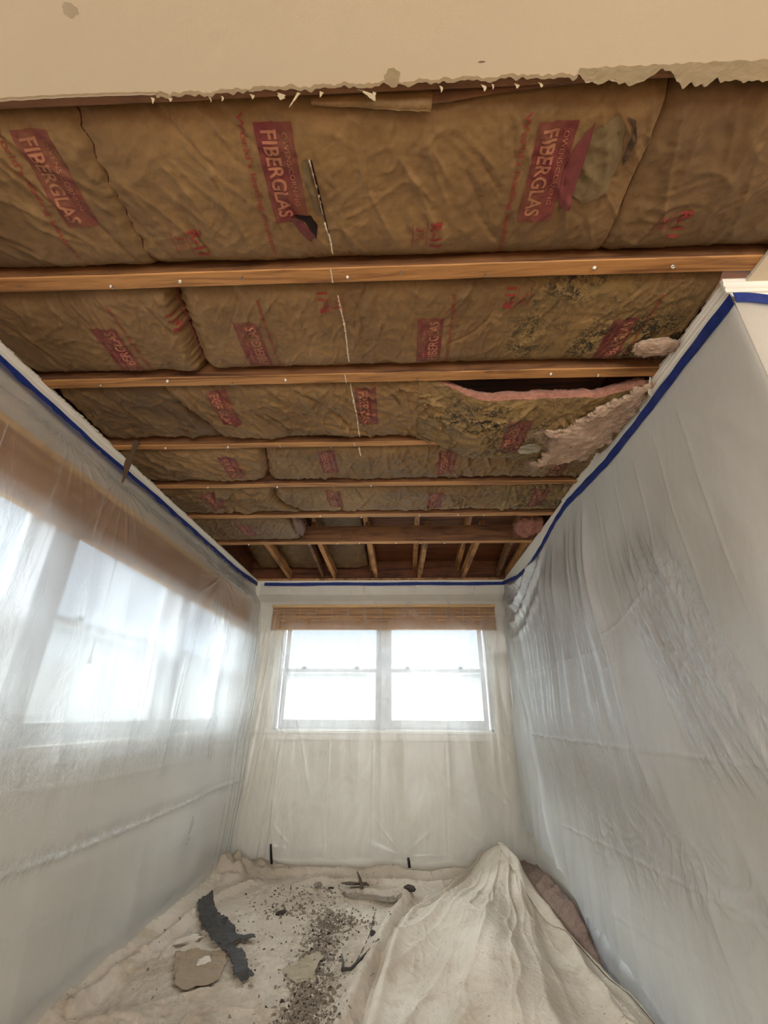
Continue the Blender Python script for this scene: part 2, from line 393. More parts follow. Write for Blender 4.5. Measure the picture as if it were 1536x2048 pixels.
# ceiling board of the near room with a torn edge
r = random.Random(5)
def edge_y(x):
    x = np.asarray(x, float)
    e = .5065+.003*perlin(x*3, x*0, 3)
    e = e+np.where(x > -.55, .006*perlin(x*22, x*0+4, 5)+.004*perlin(x*70, x*0+2, 6), .0012*perlin(x*40, x*0, 6))
    e = e+.030*sstep(.40, .44, x)*sstep(.58, .55, x)*(.6+.4*perlin(x*35, x*0, 8))+.034*sstep(.60, .64, x)*(.8+.5*perlin(x*16, x*0, 8)+.25*perlin(x*60, x*0, 9))
    
    return e
xs = np.arange(XL, 1.165, .004); ey = edge_y(xs)
poly = [(XL, YN)]+[(float(a), float(b)) for a, b in zip(xs, ey)]
yy = np.arange(float(ey[-1])+.004, 1.056, .004)
for y in yy: poly.append((1.128+.0035*float(perlin(y*30, 0, 3))+.0022*float(perlin(y*120, 0, 3)), float(y)))
poly += [(NR, 1.054), (NR, YN)]
bm = bmesh.new(); vb = [bm.verts.new((x, y, ZC-.0004)) for x, y in poly]; bm.edges.ensure_lookup_table()
f = bm.faces.new(vb); bmesh.ops.triangulate(bm, faces=[f])
ex = bmesh.ops.extrude_face_region(bm, geom=list(bm.faces)); 
for g in ex['geom']:
    if isinstance(g, bmesh.types.BMVert): g.co.z -= .0122
bm.normal_update(); bmesh.ops.recalc_face_normals(bm, faces=bm.faces)
me = bpy.data.meshes.new('ceiling'); bm.to_mesh(me); bm.free(); me.materials.append(m_ceil); me.materials.append(m_gyps)
for p in me.polygons:
    if abs(p.normal.z) < .5: p.material_index = 1
ceil = bpy.data.objects.new('ceiling', me); COL.objects.link(ceil); ceil['kind'] = 'structure'
# bare gypsum and torn paper along the broken edge
def ribbon(xa, xb, y_in, y_out, z0, seed, ragged=.006, n=None):
    n = n or max(6, int((xb-xa)/.004)); x = np.linspace(xa, xb, n)
    yi = y_in(x)+ragged*.6*perlin(x*40, x*0+seed, seed); yo = y_out(x)+ragged*perlin(x*55, x*0+seed, seed+1)
    v = []; 
    for k in range(n): v += [(x[k], yi[k], z0), (x[k], yo[k], z0)]
    v2 = [(a, b, c-.0012) for a, b, c in v]; m = len(v); fs = []
    for k in range(n-1):
        a = 2*k; fs += [[a, a+1, a+3, a+2], [m+a, m+a+2, m+a+3, m+a+1], [a+1, m+a+1, m+a+3, a+3], [a, a+2, m+a+2, m+a]]
    return v+v2, fs
v, fc = ribbon(.40, 1.13, lambda x: np.minimum(.496+.002*perlin(x*30, x*0, 77), edge_y(x)-.003), lambda x: edge_y(x)-.001, ZC-.0128, 11, .009)
obj('torn_paper_edge', v, fc, m_gypg, ceil)
v, fc = ribbon(-.55, .40, lambda x: edge_y(x)-.003, lambda x: edge_y(x)+.004, ZC-.0128, 13, .005)
obj('torn_paper_edge', v, fc, m_tornp, ceil)
v, fc = ribbon(XL+.02, -.52, lambda x: edge_y(x)-.006+.001*x, lambda x: edge_y(x)-.0045, ZC-.0128, 15, .0006)
obj('paper_tear_line', v, fc, m_tornp, ceil)
def blobpatch(name, cx, cy_, rx, ry, m, parent, z, seed, n=26, th=.0012):
    v = [(cx, cy_, z-th)]; 
    for k in range(n):
        a = 2*math.pi*k/n; q = 1+.35*float(perlin(math.cos(a)*1.4+seed, math.sin(a)*1.4, seed)); v.append((cx+rx*q*math.cos(a), cy_+ry*q*math.sin(a), z-th))
    for k in range(n): x, y, zz = v[k+1]; v.append((x, y, z))
    fs = [[0, 1+(k+1) % n, 1+k] for k in range(n)]+[[1+k, 1+(k+1) % n, 1+n+(k+1) % n, 1+n+k] for k in range(n)]
    return obj(name, v, fs, m, parent)
blobpatch('peeled_paint_patch', -.008, .497, .017, .016, m_gypg, ceil, ZC-.0126, 3)
blobpatch('scuff_mark', -.655, .37, .016, .010, plain('grey scuff', (176, 162, 136), .8), ceil, ZC-.0126, 8, th=.0003)
blobpatch('staple_mark', .185, .478, .007, .0012, plain('staple brown', (120, 100, 76), .8), ceil, ZC-.0126, 9, th=.0004)  # brown dash marks a staple in the ceiling board
def sliver(name, x, y, L, w, lean, seed, m=m_tornp, curl=.3, parent=ceil):
    """hanging strip of torn board paper"""
    rr = random.Random(seed); n = 12; v = []; sk = rr.uniform(-.6, .6)
    for k in range(n+1):
        t = k/n; ww = w*(1-t)**.7*(1+.25*rr.uniform(-1, 1)); px = x+(lean+sk)*t*L+curl*.006*math.sin(t*(3+sk*4)); py = y+.006*t; pz = ZC-.0125-L*t
        v += [(px-ww/2, py, pz), (px+ww/2, py+.3*ww, pz)]
    m_ = len(v); v += [(a, b+.0009, c) for a, b, c in v]; fs = []
    for k in range(n):
        a = 2*k; fs += [[a, a+1, a+3, a+2], [m_+a+1, m_+a, m_+a+2, m_+a+3], [a+1, m_+a+1, m_+a+3, a+3], [m_+a, a, a+2, m_+a+2]]
    return obj(name, v, fs, m, parent)
for i, (x, y, L, w, le) in enumerate([(-.222, .515, .05, .006, .02), (-.07, .515, .04, .03, .05), (-.05, .520, .03, .008, .1), (-.262, .514, .018, .02, .1), (-.43, .515, .012, .004, .3), (-.40, .515, .010, .006, -.2), (-.56, .512, .014, .008, .1), (-.52, .512, .009, .01, .2),
        (.10, .515, .014, .008, .0), (.195, .516, .016, .012, .0), (-.33, .514, .009, .01, 0), (.215, .516, .01, .006, 0), (.27, .517, .008, .012, 0), (-.17, .515, .012, .008, 0), (.32, .517, .009, .01, .1)]):
    sliver('hanging_paper_shred', x, y, L, w, le, i+1)

# ------------------------------------------------------------------ roof structure above the batts
JY = [(.478, .528), (.963, 1.017), (1.447, 1.502), (1.957, 2.000), (2.408, 2.455), (2.875, 2.930), (3.423, 3.480)]
GJ = 'ceiling joists under the torn ceiling'
JL = ['rough ceiling joist along the edge of the cream board, mostly covered', 'nearest fully bare ceiling joist, broadest orange strip with knots and screws',
      'second bare ceiling joist from the camera, ending at both blue taped walls', 'third bare ceiling joist, its right half hidden by the sagging mouldy batt',
      'fourth bare ceiling joist, thin pale strip behind the sagging batt', 'fifth bare ceiling joist in front of the open empty bay', 'farthest ceiling joist, its brown knotty side face bare in the empty bay']
plx = lambda y: -.205-.008*(y-.5)*3     # line of the joint compound stripe
joists = []
for k, (a, b) in enumerate(JY):
    x0 = XL-.08; x1 = (1.9 if k < 2 else XR+.08)
    e = empty('ceiling_joist', ((x0+x1)/2, (a+b)/2, ZC), JL[k], 'joist', GJ)
    nx = 90; X = np.linspace(x0, x1, nx); prof = [(a, ZC+.14), (a, ZC+.003), (a+.003, ZC), (b-.003, ZC), (b, ZC+.003), (b, ZC+.14)]
    wob = .003*perlin(X*1.3, X*0+k, 40+k)+.0012*perlin(X*9, X*0+k, 41); wz = .0012*perlin(X*6, X*0+k, 47)
    v = np.array([[(X[i], py+wob[i]*(1 if j > 2 else .7), pz+wz[i]) for j, (py, pz) in enumerate(prof)] for i in range(nx)]).reshape(-1, 3)
    fc = gridfaces(nx, 6); fc = fc.tolist()+[[0, 1, 2, 3, 4, 5][::-1], [(nx-1)*6+j for j in range(6)]]+[[i*6+5, (i+1)*6+5, (i+1)*6, i*6] for i in range(nx-1)]
    mi_ = [0 if (i_ < (nx-1)*5 and i_ % 5 in (1, 2, 3)) else 1 for i_ in range(len(fc))]  # side faces darker: aged wood, with their shade put into the colour
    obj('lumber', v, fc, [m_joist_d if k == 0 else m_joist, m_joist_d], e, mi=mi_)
    joists.append(e)
    rr = random.Random(70+k)
    if k == 0: continue
    ns = [0, 9, 9, 8, 9, 10, 10][k]
    for i in range(ns):
        x = -1.38+(2.35)*(i+.5)/ns+rr.uniform(-.05, .05); y = (a+b)/2+rr.uniform(-.014, .014)
        if k == 3 and x > .1: continue
        L = rr.uniform(.006, .014)
        mb = MB().tube([(x, y, ZC+.002), (x+.001, y, ZC-L), (x+.001, y, ZC-L-.0012)], [.0018, .0018, .0042], 8)
        mb.build('screw', m_screw, e)
        if rr.random() < .6:
            mb = MB(); q = rr.uniform(.005, .009); cx, cyy, cz = x+rr.uniform(-.004, .004), y+rr.uniform(-.004, .004), ZC-L*.6
            vs = [(cx+q*rr.uniform(.5, 1)*math.cos(t_)*s_, cyy+q*rr.uniform(.5, 1)*math.sin(t_)*s_, cz+dz) for dz, s_ in ((.006, .5), (0, 1), (-.006, .4)) for t_ in [2*math.pi*j/6 for j in range(6)]]
            fs = [[i_*6+j, i_*6+(j+1) % 6, (i_+1)*6+(j+1) % 6, (i_+1)*6+j] for i_ in range(2) for j in range(6)]+[[5, 4, 3, 2, 1, 0], [12, 13, 14, 15, 16, 17]]
            mb.add(vs, fs).build('plaster_blob', m_blob, e, True)
    # joint compound smear crossing the joist
    xq = plx((a+b)/2)
    if k in (1, 2, 3):
        n = 10; yq = np.linspace(a+.002, b-.002, n); wq = [.0016+.001*rr.random() for _ in range(n)]
        v = [(xq+rr.uniform(-.0008, .0008)-w_, y_, ZC-.0014) for y_, w_ in zip(yq, wq)]+[(xq+w_, y_, ZC-.0014) for y_, w_ in zip(yq, wq)]
        v += [(x_, y_, z_+.0016) for x_, y_, z_ in v]
        fs = [[j, j+1, n+j+1, n+j] for j in range(n-1)]+[[2*n+j, j, j+1, 2*n+j+1][::-1] for j in range(n-1)]+[[3*n+j, n+j, n+j+1, 3*n+j+1] for j in range(n-1)]
        obj('plaster_streak', v, fs, m_plaster, e)

# roof deck and rafters
mb = MB(); 
RZ = lambda y: 2.60+.24*(YB-y)*.62          # underside of rafters
mb.add([(XL-.2, YB+.2, RZ(YB)+.09), (XR+.4, YB+.2, RZ(YB)+.09), (XR+.4, 2.2, RZ(2.2)+.09), (XL-.2, 2.2, RZ(2.2)+.09),
        (XL-.2, YB+.2, RZ(YB)+.12), (XR+.4, YB+.2, RZ(YB)+.12), (XR+.4, 2.2, RZ(2.2)+.12), (XL-.2, 2.2, RZ(2.2)+.12)],
       [[0, 1, 2, 3], [7, 6, 5, 4], [0, 4, 5, 1], [1, 5, 6, 2], [2, 6, 7, 3], [3, 7, 4, 0]])
struct('roof_deck', mb, m_deck)
struct('roof_deck_front', MB().box((XL-.2, YN, 3.02), (NR+WT, 2.3, 3.06)), m_deck)
struct('attic_infill_left', MB().box((XL-.12, YN, 2.476), (XL-.09, YB+.1, 3.3)), m_deck)  # unseen boards on three sides, added to stop light leaking into the attic
struct('attic_infill_far', MB().box((XL-WT, YB+.08, 2.476), (XR+WT+.3, YB+.11, 2.78)), m_deck)
struct('attic_infill_right', MB().box((XR+.16, YR+.3, 2.476), (XR+.19, YB+.1, 3.3)), m_deck)
GR = 'rafter pairs over the far bay'
RX = [(-1.285, 'farthest left rafter pair, leaning light timber beside the left grey batt'), (-.80, 'rafter pair between the two paper covered roof bays, reddish with a split'),
      (-.335, 'rafter pair where the papered roof bays end and bare boards begin'), (.125, 'upright looking rafter pair in the middle of the bare dark roof bays'),
      (.585, 'rafter pair with a pale splayed sister board in the bare roof bays'), (1.04, 'stained rafter pair against the right wall below the pink tuft')]
for i, (x, lb) in enumerate(RX):
    e = empty('rafter', (x, 4.0, RZ(4.0)), lb, 'rafter', GR)
    def beam(xa, xb, y0, y1, za, zb, h, w, nm, m):
        v = []
        for (xx, y, z) in ((xa, y0, za), (xb, y1, zb)):
            v += [(xx-w/2, y, z), (xx+w/2, y, z), (xx+w/2, y, z+h), (xx-w/2, y, z+h)]
        return bevel(obj(nm, v, [[0, 1, 2, 3], [7, 6, 5, 4], [0, 4, 5, 1], [1, 5, 6, 2], [2, 6, 7, 3], [3, 7, 4, 0]], m, e), .003)
    beam(x+.02, x+.02, YB+.1, 2.4, RZ(YB), RZ(2.4), .09, .045, 'rafter_board', m_rafter)
    sp_ = (-.01 if i < 3 else .045)
    beam(x+.065+(.03 if i < 2 else 0), x+.06+sp_, YB-.01, 3.50, ZC+.022, 2.60, .085, .042, 'sister_board', m_rafter)
    if i in (1, 5): beam(x-.035, x-.045, YB-.01, 3.52, ZC+.03, 2.63, .07, .03, 'sister_board', m_joist_d)
struct('top_plate', MB().box((XL, YB-.02, ZC+.005), (XR, YB+WT, ZC+.022)), m_rafter)

# ------------------------------------------------------------------ printing on the batts
def text_mesh(body, size, cell, bold=.0):
    c = bpy.data.curves.new('t', 'FONT'); c.body = body; c.size = size; c.offset = bold; c.align_x = 'LEFT'; c.resolution_u = 3
    o = bpy.data.objects.new('t', c); COL.objects.link(o); bpy.context.view_layer.update()
    dg = bpy.context.evaluated_depsgraph_get(); me = bpy.data.meshes.new_from_object(o.evaluated_get(dg))
    bm = bmesh.new(); bm.from_mesh(me); bpy.data.objects.remove(o); bpy.data.curves.remove(c); bpy.data.meshes.remove(me)
    bmesh.ops.remove_doubles(bm, verts=bm.verts, dist=1e-5)
    xs_ = [v.co.x for v in bm.verts]; ys_ = [v.co.y for v in bm.verts]; x0, x1, y0, y1 = min(xs_), max(xs_), min(ys_), max(ys_)
    for ax, a, b in ((0, x0, x1), (1, y0, y1)):
        q = a+cell
        while q < b:
            no = (1, 0, 0) if ax == 0 else (0, 1, 0); co = (q, 0, 0) if ax == 0 else (0, q, 0)
            bmesh.ops.bisect_plane(bm, geom=list(bm.verts)+list(bm.edges)+list(bm.faces), plane_co=co, plane_no=no); q += cell
    bm.verts.index_update(); v = np.array([(p.co.x-x0, p.co.y-y0) for p in bm.verts]); fs = [[p.index for p in f_.verts] for f_ in bm.faces]; bm.free()
    return v, fs, x1-x0, y1-y0
TX = {}
def txt(body, length, height, cell=.007, bold=0):
    k = (body, length, height)
    if k not in TX:
        v, fs, w, h = text_mesh(body, .1, cell*.1/max(height, 1e-3)*1.0 if False else .012, bold); v = v.copy(); v[:, 0] *= length/w; v[:, 1] *= height/h; TX[k] = (v, fs)
    return TX[k]
def rect(w, h, cell=.005):
    nu = int(w/cell)+2; nv = int(h/cell)+2; u, v_ = np.meshgrid(np.linspace(0, w, nu), np.linspace(0, h, nv), indexing='ij')
    return np.stack([u.ravel(), v_.ravel()], 1), gridfaces(nu, nv).tolist()
def print_on(batt, parts, ox, oy, sgn, name='printed_label', skew=0.):
    """parts: (verts2d, faces, offset, mat index, lift); local x runs along text. sgn=+1: text runs +y with tops to +x"""
    V = []; F_ = []; MI = []
    for v, fs, (tx, ty), mi, lift in parts:
        a = v[:, 0]+tx; b = v[:, 1]+ty
        if sgn > 0: X = ox+b+skew*a; Y = oy+a
        else: X = ox-b-skew*a; Y = oy-a
        Z = batt.zs(X, Y)-lift; n = len(V); V += list(zip(X, Y, Z)); F_ += [[i+n for i in q] for q in fs]; MI += [mi]*len(fs)
    V = np.array(V)
    o = obj(name, V, F_, [m_red, m_letter, m_redthin], batt.facing, True, mi=MI, attrs={'mold': batt.mold(V[:, 0], V[:, 1])})
    return o
def logo(batt, ox, oy, sgn, box=True, slogan=True, L=.235, Wd=.095, skew=0.):
    P = []
    k = L/.235
    rv, rf = rect(L, Wd); P.append((rv, rf, (0, 0), 0, .0016))
    v, f_ = txt('FIBERGLAS', .205, .040, bold=.002); P.append((v*[k, k], f_, (.015*k, .014*k), 1, .0028))
    v, f_ = txt('OWENS/CORNING', .17, .013); P.append((v*[k, k], f_, (.02*k, .067*k), 1, .0028))
    if slogan:
        v, f_ = txt("World's leading insulation", .36, .022, .01); P.append((v*[k, k], f_, (-.02, -.042*k)  , 2, .003))
    if sgn > 0: print_on(batt, P, ox, oy, 1, skew=skew)
    else: print_on(batt, P, ox, oy, -1, skew=skew)
def rating(batt, ox, oy, sgn, k=1.):
    v, f_ = txt('R-11', .062, .028, bold=.003); v2, f2 = txt('3½', .034, .020); rv, rf = rect(.06, .0015)
    k = k*1.25; print_on(batt, [(v*k, f_, (0, 0)  , 2, .003), (v2*k, f2, (.012, -.034*k)  , 2, .003), (rv*k, rf, (0, -.008*k), 2, .003), (rv*k, rf, (0, -.042*k), 2, .003)], ox, oy, sgn, 'printed_rating')

# ------------------------------------------------------------------ insulation batts
class Batt:
    def __init__(s, name_label, xl, xr, y0, y1, seed, cell=.005, amp=1., recess=.045, p=7, zoff=.004, free_l=0, free_r=0, ncr=50, crs=None, extra=None, mold=None, dirt=None, group=None, body=True, low_r=0., low_l=0.):
        s.xl = xl if callable(xl) else (lambda t, q=xl: q+0*t); s.xr = xr if callable(xr) else (lambda t, q=xr: q+0*t)
        s.y0 = y0 if callable(y0) else (lambda x, q=y0: q+0*x); s.y1 = y1 if callable(y1) else (lambda x, q=y1: q+0*x)
        s.seed = seed; s.amp = amp; s.recess = recess; s.p = p; s.zoff = zoff; s.fl = free_l; s.frr = free_r; s.extra = extra; s.lr = low_r; s.ll = low_l
        xm0 = float(s.xl(np.array(.5))); xm1 = float(s.xr(np.array(.5))); ym0 = float(np.min(s.y0(np.array([xm0, xm1])))); ym1 = float(np.max(s.y1(np.array([xm0, xm1]))))
        ar = (xm1-xm0)
        s.cr = Creases(int(ncr*max(ar, .3)), xm0, xm1, ym0, ym1, seed, **(crs or {}))
        s.mo = mold; s.di = dirt
        cx, cyy = (xm0+xm1)/2, (ym0+ym1)/2
        s.e = empty('insulation_batt', (cx, cyy, ZC), name_label, 'insulation batt', group)
        nu = int((xm1-xm0)/cell)+2; nv = int((ym1-ym0)/cell)+2
        U, V = np.meshgrid(np.linspace(0, 1, nu), np.linspace(0, 1, nv), indexing='ij')
        Xa = s.xl(V)*(1-U)+s.xr(V)*U; Ya = s.y0(Xa)*(1-V)+s.y1(Xa)*V
        Z = s.z(Xa, Ya, U, V)
        s.G = Z; s.ns = (nu, nv)
        # wrap the paper round the free ends and long edges, towards the attic
        vs = np.stack([Xa, Ya, Z], -1)
        X_ = vs.reshape(-1, 3)
        s.facing = obj('kraft_facing', X_, gridfaces(nu, nv, True), m_kraft_, s.e, True, attrs={'mold': s.mold(X_[:, 0], X_[:, 1]), 'dirt': s.dirt(X_[:, 0], X_[:, 1])})
        if body:
            # fibreglass body: skirt from the paper outline up to the attic, lumpy
            ring = np.concatenate([vs[:, 0], vs[-1, 1:], vs[-2::-1, -1], vs[0, -2:0:-1]]); ctr = np.array([cx, cyy, 0])
            n = len(ring); lay = 6; B = []
            for q in range(lay+1):
                t = q/lay*(body if body is not True else 1.); P = ring.copy(); lump = perlin(ring[:, 0]*22+q*1.7, ring[:, 1]*22, seed+3); bulge = math.sin(min(1, t*1.3)*math.pi)*.004+(-.004 if q == 0 else 0)
                d = P[:, :2]-ctr[:2]; d = np.sign(d)*np.minimum(np.abs(d), .02)/.02
                P[:, 0] += (bulge+.004*lump*(q > 0))*d[:, 0]*(1 if (free_l or free_r) else 0); P[:, 2] = ring[:, 2]+.0008+t*.085
                B.append(P)
            B = np.array(B).reshape(-1, 3); fs = []
            for q in range(lay):
                for i in range(n): fs.append([q*n+i, q*n+(i+1) % n, (q+1)*n+(i+1) % n, (q+1)*n+i])
            fs.append([lay*n+i for i in range(n)])
            obj('fiberglass_fill', B, fs, m_pinkfg, s.e, False)
    def uv(s, x, y):
        v = (y-s.y0(x))/(s.y1(x)-s.y0(x)); a = s.xl(v); b = s.xr(v); return (x-a)/(b-a), v
    def z(s, x, y, U=None, V=None):
        if U is None: U, V = s.uv(x, y)
        a = s.xl(V); b = s.xr(V); W_ = b-a; el = U*W_; er = (1-U)*W_
        z = ZC+s.zoff+s.recess*np.clip(np.abs(2*V-1), 0, 1)**s.p
        z = z-.005*fbm(x, y, 3.3, s.seed, 2)*s.amp-.0035*s.amp*(ridged(x, y, 9, s.seed+7, 2, .5, 3, .8)-.4)+.0016*s.amp*fbm(x, y, 34, s.seed+9, 2)
        fade = np.clip(1-np.abs(2*V-1)**8, 0, 1)
        z = z+s.cr(x, y)*s.amp*fade
        if s.fl: z = z+s.fl*np.exp(-(el/.018)**1.5)-s.ll*np.exp(-((el-.05)/.06)**2)
        if s.frr: z = z+s.frr*np.exp(-(er/.018)**1.5)-s.lr*np.exp(-((er-.05)/.06)**2)
        if s.extra: z = z+s.extra(x, y, U, V)
        return z
    def zs(s, x, y):
        U, V = s.uv(x, y); nu, nv = s.ns; a = np.clip(U, 0, .9999)*(nu-1); b = np.clip(V, 0, .9999)*(nv-1); i = a.astype(int); j = b.astype(int); fa = a-i; fb = b-j; G = s.G
        return (G[i, j]*(1-fa)+G[i+1, j]*fa)*(1-fb)+(G[i, j+1]*(1-fa)+G[i+1, j+1]*fa)*fb
    def mold(s, x, y): return s.mo(x, y) if s.mo else np.zeros_like(x)
    def dirt(s, x, y): return np.clip(s.di(x, y) if s.di else 0*x, 0, 1)

A0, A1 = .532, .960; B0, B1_ = 1.020, 1.444; C0, C1_ = 1.505, 1.954; D0, D1_ = 2.004, 2.404; E0, E1_ = 2.459, 2.872; F0, F1_ = 2.934, 3.420
rag = lambda sd, a=.010, f=14: (lambda t: a*perlin(t*f, t*0+sd, sd)+a*.35*perlin(t*f*4, t*0+sd, sd+1))
ra, rb, rc, rd, re_, rf_ = rag(11), rag(12, .012), rag(13), rag(14), rag(15), rag(16)
diag = dict(ang=(.7, 1.5), L=(.04, .16), w=(.0035, .009), a=(.003, .008), curv=1.5)
diag2 = dict(ang=(1.2, 2.3), L=(.03, .12), w=(.003, .007), a=(.003, .007), curv=3)
GA = 'kraft faced insulation batts between the joists'
bA1 = Batt('nearest bay, left insulation batt with a slanted red printed box and drooping end', XL+.01, lambda t: -.775-.012*t+ra(t), A0, A1, 101, cell=.0045, amp=1.2, ncr=50, crs=dict(ang=(.5, 1.4), L=(.06, .2), w=(.006, .016), a=(.004, .010)), free_r=.012, low_r=.006, group=GA,
           dirt=lambda x, y: .5*bump(x, -1.3, .2))
bA2 = Batt('nearest bay, long middle insulation batt with two printed boxes, both slit open', lambda t: -.770-.012*t+ra(t), .625, A0, A1, 102, cell=.0045, amp=1.0, ncr=55, crs=diag, free_l=.008, group=GA,
           extra=lambda x, y, U, V: .055*sstep(.14, .0, np.hypot((x-.52)/1.0, (y-.69)/1.0))**1.0*0+.004*bump(x, -.22, .03)*bump(y, .75, .12))
bA3 = Batt('nearest bay, right end insulation batt, dark and rippled with vertical creases', .632, 1.40, A0, A1, 103, amp=1.3, ncr=40, crs=dict(ang=(1.2, 1.9), L=(.08, .25), w=(.006, .014), a=(.004, .009)), free_l=.012, group=GA,
           dirt=lambda x, y: .35+.2*perlin(x*5, y*5, 4))
bB1 = Batt('second bay, left insulation batt with ragged thick right end casting a dark gap', XL+.01, lambda t: -.775-.05*t+rb(t), B0, B1_, 104, cell=.0045, amp=1.3, ncr=55, crs=diag2, free_r=.045, low_r=.016, zoff=.006, group=GA, dirt=lambda x, y: .55*sstep(-1.2, -1.5, x))
bB2 = Batt('second bay, long insulation batt with mould spots and three red printed boxes', lambda t: -.755-.05*t+rb(t), 1.06, B0, B1_, 105, cell=.0045, amp=1.1, ncr=85, crs=diag2, free_l=.03, zoff=.010, group=GA,
           mold=lambda x, y: np.clip(sstep(.30, .5, x)*(bump(x, .47, .07)*bump(y, 1.30, .12)*.9+bump(x, .62, .14)*bump(y, 1.07, .05)+bump(x, .80, .2)*bump(y, 1.33, .1)*.9+.28+bump(x, .95, .15)*bump(y, 1.32, .13)), 0, 1),
           dirt=lambda x, y: .4*sstep(.93, 1.05, x))
bC1 = Batt('third bay, left end of insulation, dark crushed paper next to the crown moulding', XL+.01, lambda t: -1.07+.16*t+rc(t), C0, C1_, 106, amp=1.7, ncr=60, crs=dict(L=(.04, .14), w=(.006, .016), a=(.005, .010), curv=3), free_r=.02, zoff=.02, group=GA, dirt=lambda x, y: .6+.3*perlin(x*8, y*8, 8))
bC2 = Batt('third bay, crinkled insulation batt with two red printed boxes left of the sag', lambda t: -1.06+.16*t+rc(t), .10, C0, C1_, 107, amp=2.0, ncr=110, crs=dict(ang=(.3, 1.6), L=(.04, .14), w=(.003, .008), a=(.003, .007), curv=2), free_l=.02, group=GA)
def sagz(x, y, U, V):
    s_ = sstep(.06, .40, x)*(1-.55*sstep(.85, 1.07, x)); return -(.048*s_+.020*s_*np.sin(np.clip(V, 0, 1)*math.pi))
bC3 = Batt('sagging mouldy insulation batt hanging below the joists in the third bay', .085, 1.065, lambda x: C0+.085*sstep(.1, .4, x)*(1-.6*sstep(.85, 1.07, x)), lambda x: 1.945+.135*sstep(.10, .42, x), 108, cell=.0045, amp=1.9, recess=.012, p=6, ncr=190,
           crs=dict(L=(.02, .10), w=(.003, .007), a=(.003, .007), curv=4), zoff=.0, extra=sagz, group=GA, body=.35,
           mold=lambda x, y: np.clip(.45+bump(x, .35, .16)*bump(y, 1.72, .09)+bump(x, .66, .2)*bump(y, 1.95, .12), 0, 1))
bD1 = Batt('fourth bay, left insulation batt bulging beside the dangling dark strip', XL+.01, lambda t: -.74-.08*t+rd(t), D0, D1_, 109, cell=.006, amp=1.8, ncr=70, crs=dict(ang=(.3, 1.5), L=(.04, .14), w=(.004, .01), a=(.004, .008), curv=3), free_r=.035, group=GA, dirt=lambda x, y: .7*sstep(-1.15, -1.45, x))
bD2 = Batt('fourth bay, long insulation batt partly hidden behind the sagging mouldy one', lambda t: -.725-.08*t+rd(t), 1.065, D0, D1_, 110, cell=.006, amp=1.9, ncr=90, crs=diag2, free_l=.03, group=GA, mold=lambda x, y: .6*sstep(.55, .9, x))
bE1 = Batt('fifth bay, left insulation batt with a folded crushed end and faint printing', XL+.01, lambda t: -.80+.16*t+re_(t)-.10*np.sin(t*3), E0, E1_, 111, cell=.006, amp=1.6, ncr=80, crs=dict(L=(.05, .2), w=(.006, .014), a=(.006, .012), curv=3), free_r=.04, low_r=.012, group=GA, dirt=lambda x, y: .5*sstep(-1.2, -1.5, x))
bE2 = Batt('fifth bay, long insulation batt with pale paper and three small printed boxes', lambda t: -.79+.16*t+re_(t)-.10*np.sin(t*3), 1.065, E0, E1_, 112, cell=.006, amp=2.0, ncr=90, crs=diag2, free_l=.03, group=GA, mold=lambda x, y: .8*sstep(.5, .8, x))
bF1 = Batt('sixth bay, short insulation batt ending at the open empty bay, torn pink end', XL+.01, lambda t: -.82+.02*t+rf_(t), F0, F1_, 113, cell=.006, amp=1.7, ncr=60, crs=diag2, free_r=.05, group=GA, dirt=lambda x, y: .25+0*x)

# prints (text runs away from the camera with sgn=+1, towards it with -1)
logo(bA1, -.958, .572, 1, skew=-.05); logo(bA2, -.352, .578, 1); logo(bA2, .345, .60, 1)
rating(bA1, -1.32, .83, 1, 1); rating(bA2, -.625, .83, 1, 1.05); rating(bA2, .095, .83, 1); rating(bA3, .80, .82, 1)
logo(bB1, -1.060, 1.41, -1, L=.225); logo(bB2, -.520, 1.405, -1, L=.225); logo(bB2, .163, 1.40, -1, L=.22); logo(bB2, .868, 1.425, -1, L=.225)
rating(bB2, -.245, 1.14, -1); rating(bB2, .40, 1.14, -1); rating(bB1, -.80, 1.20, -1)
logo(bC2, -.868, 1.548, 1, slogan=False); logo(bC2, -.20, 1.552, 1, slogan=False, L=.25); logo(bC3, .50, 1.70, 1, slogan=False, L=.28, Wd=.11)
logo(bD1, -1.02, 2.09, 1, slogan=False); logo(bD2, -.455, 2.05, 1, slogan=False); logo(bD2, .215, 2.07, 1, slogan=False); logo(bD2, .85, 2.10, 1, slogan=False)
logo(bE1, -1.30, 2.53, 1, slogan=False); logo(bE2, -.485, 2.52, 1, slogan=False); logo(bE2, .18, 2.54, 1, slogan=False); logo(bE2, .85, 2.53, 1, slogan=False)
logo(bF1, -1.24, 3.06, 1, slogan=False, L=.22)

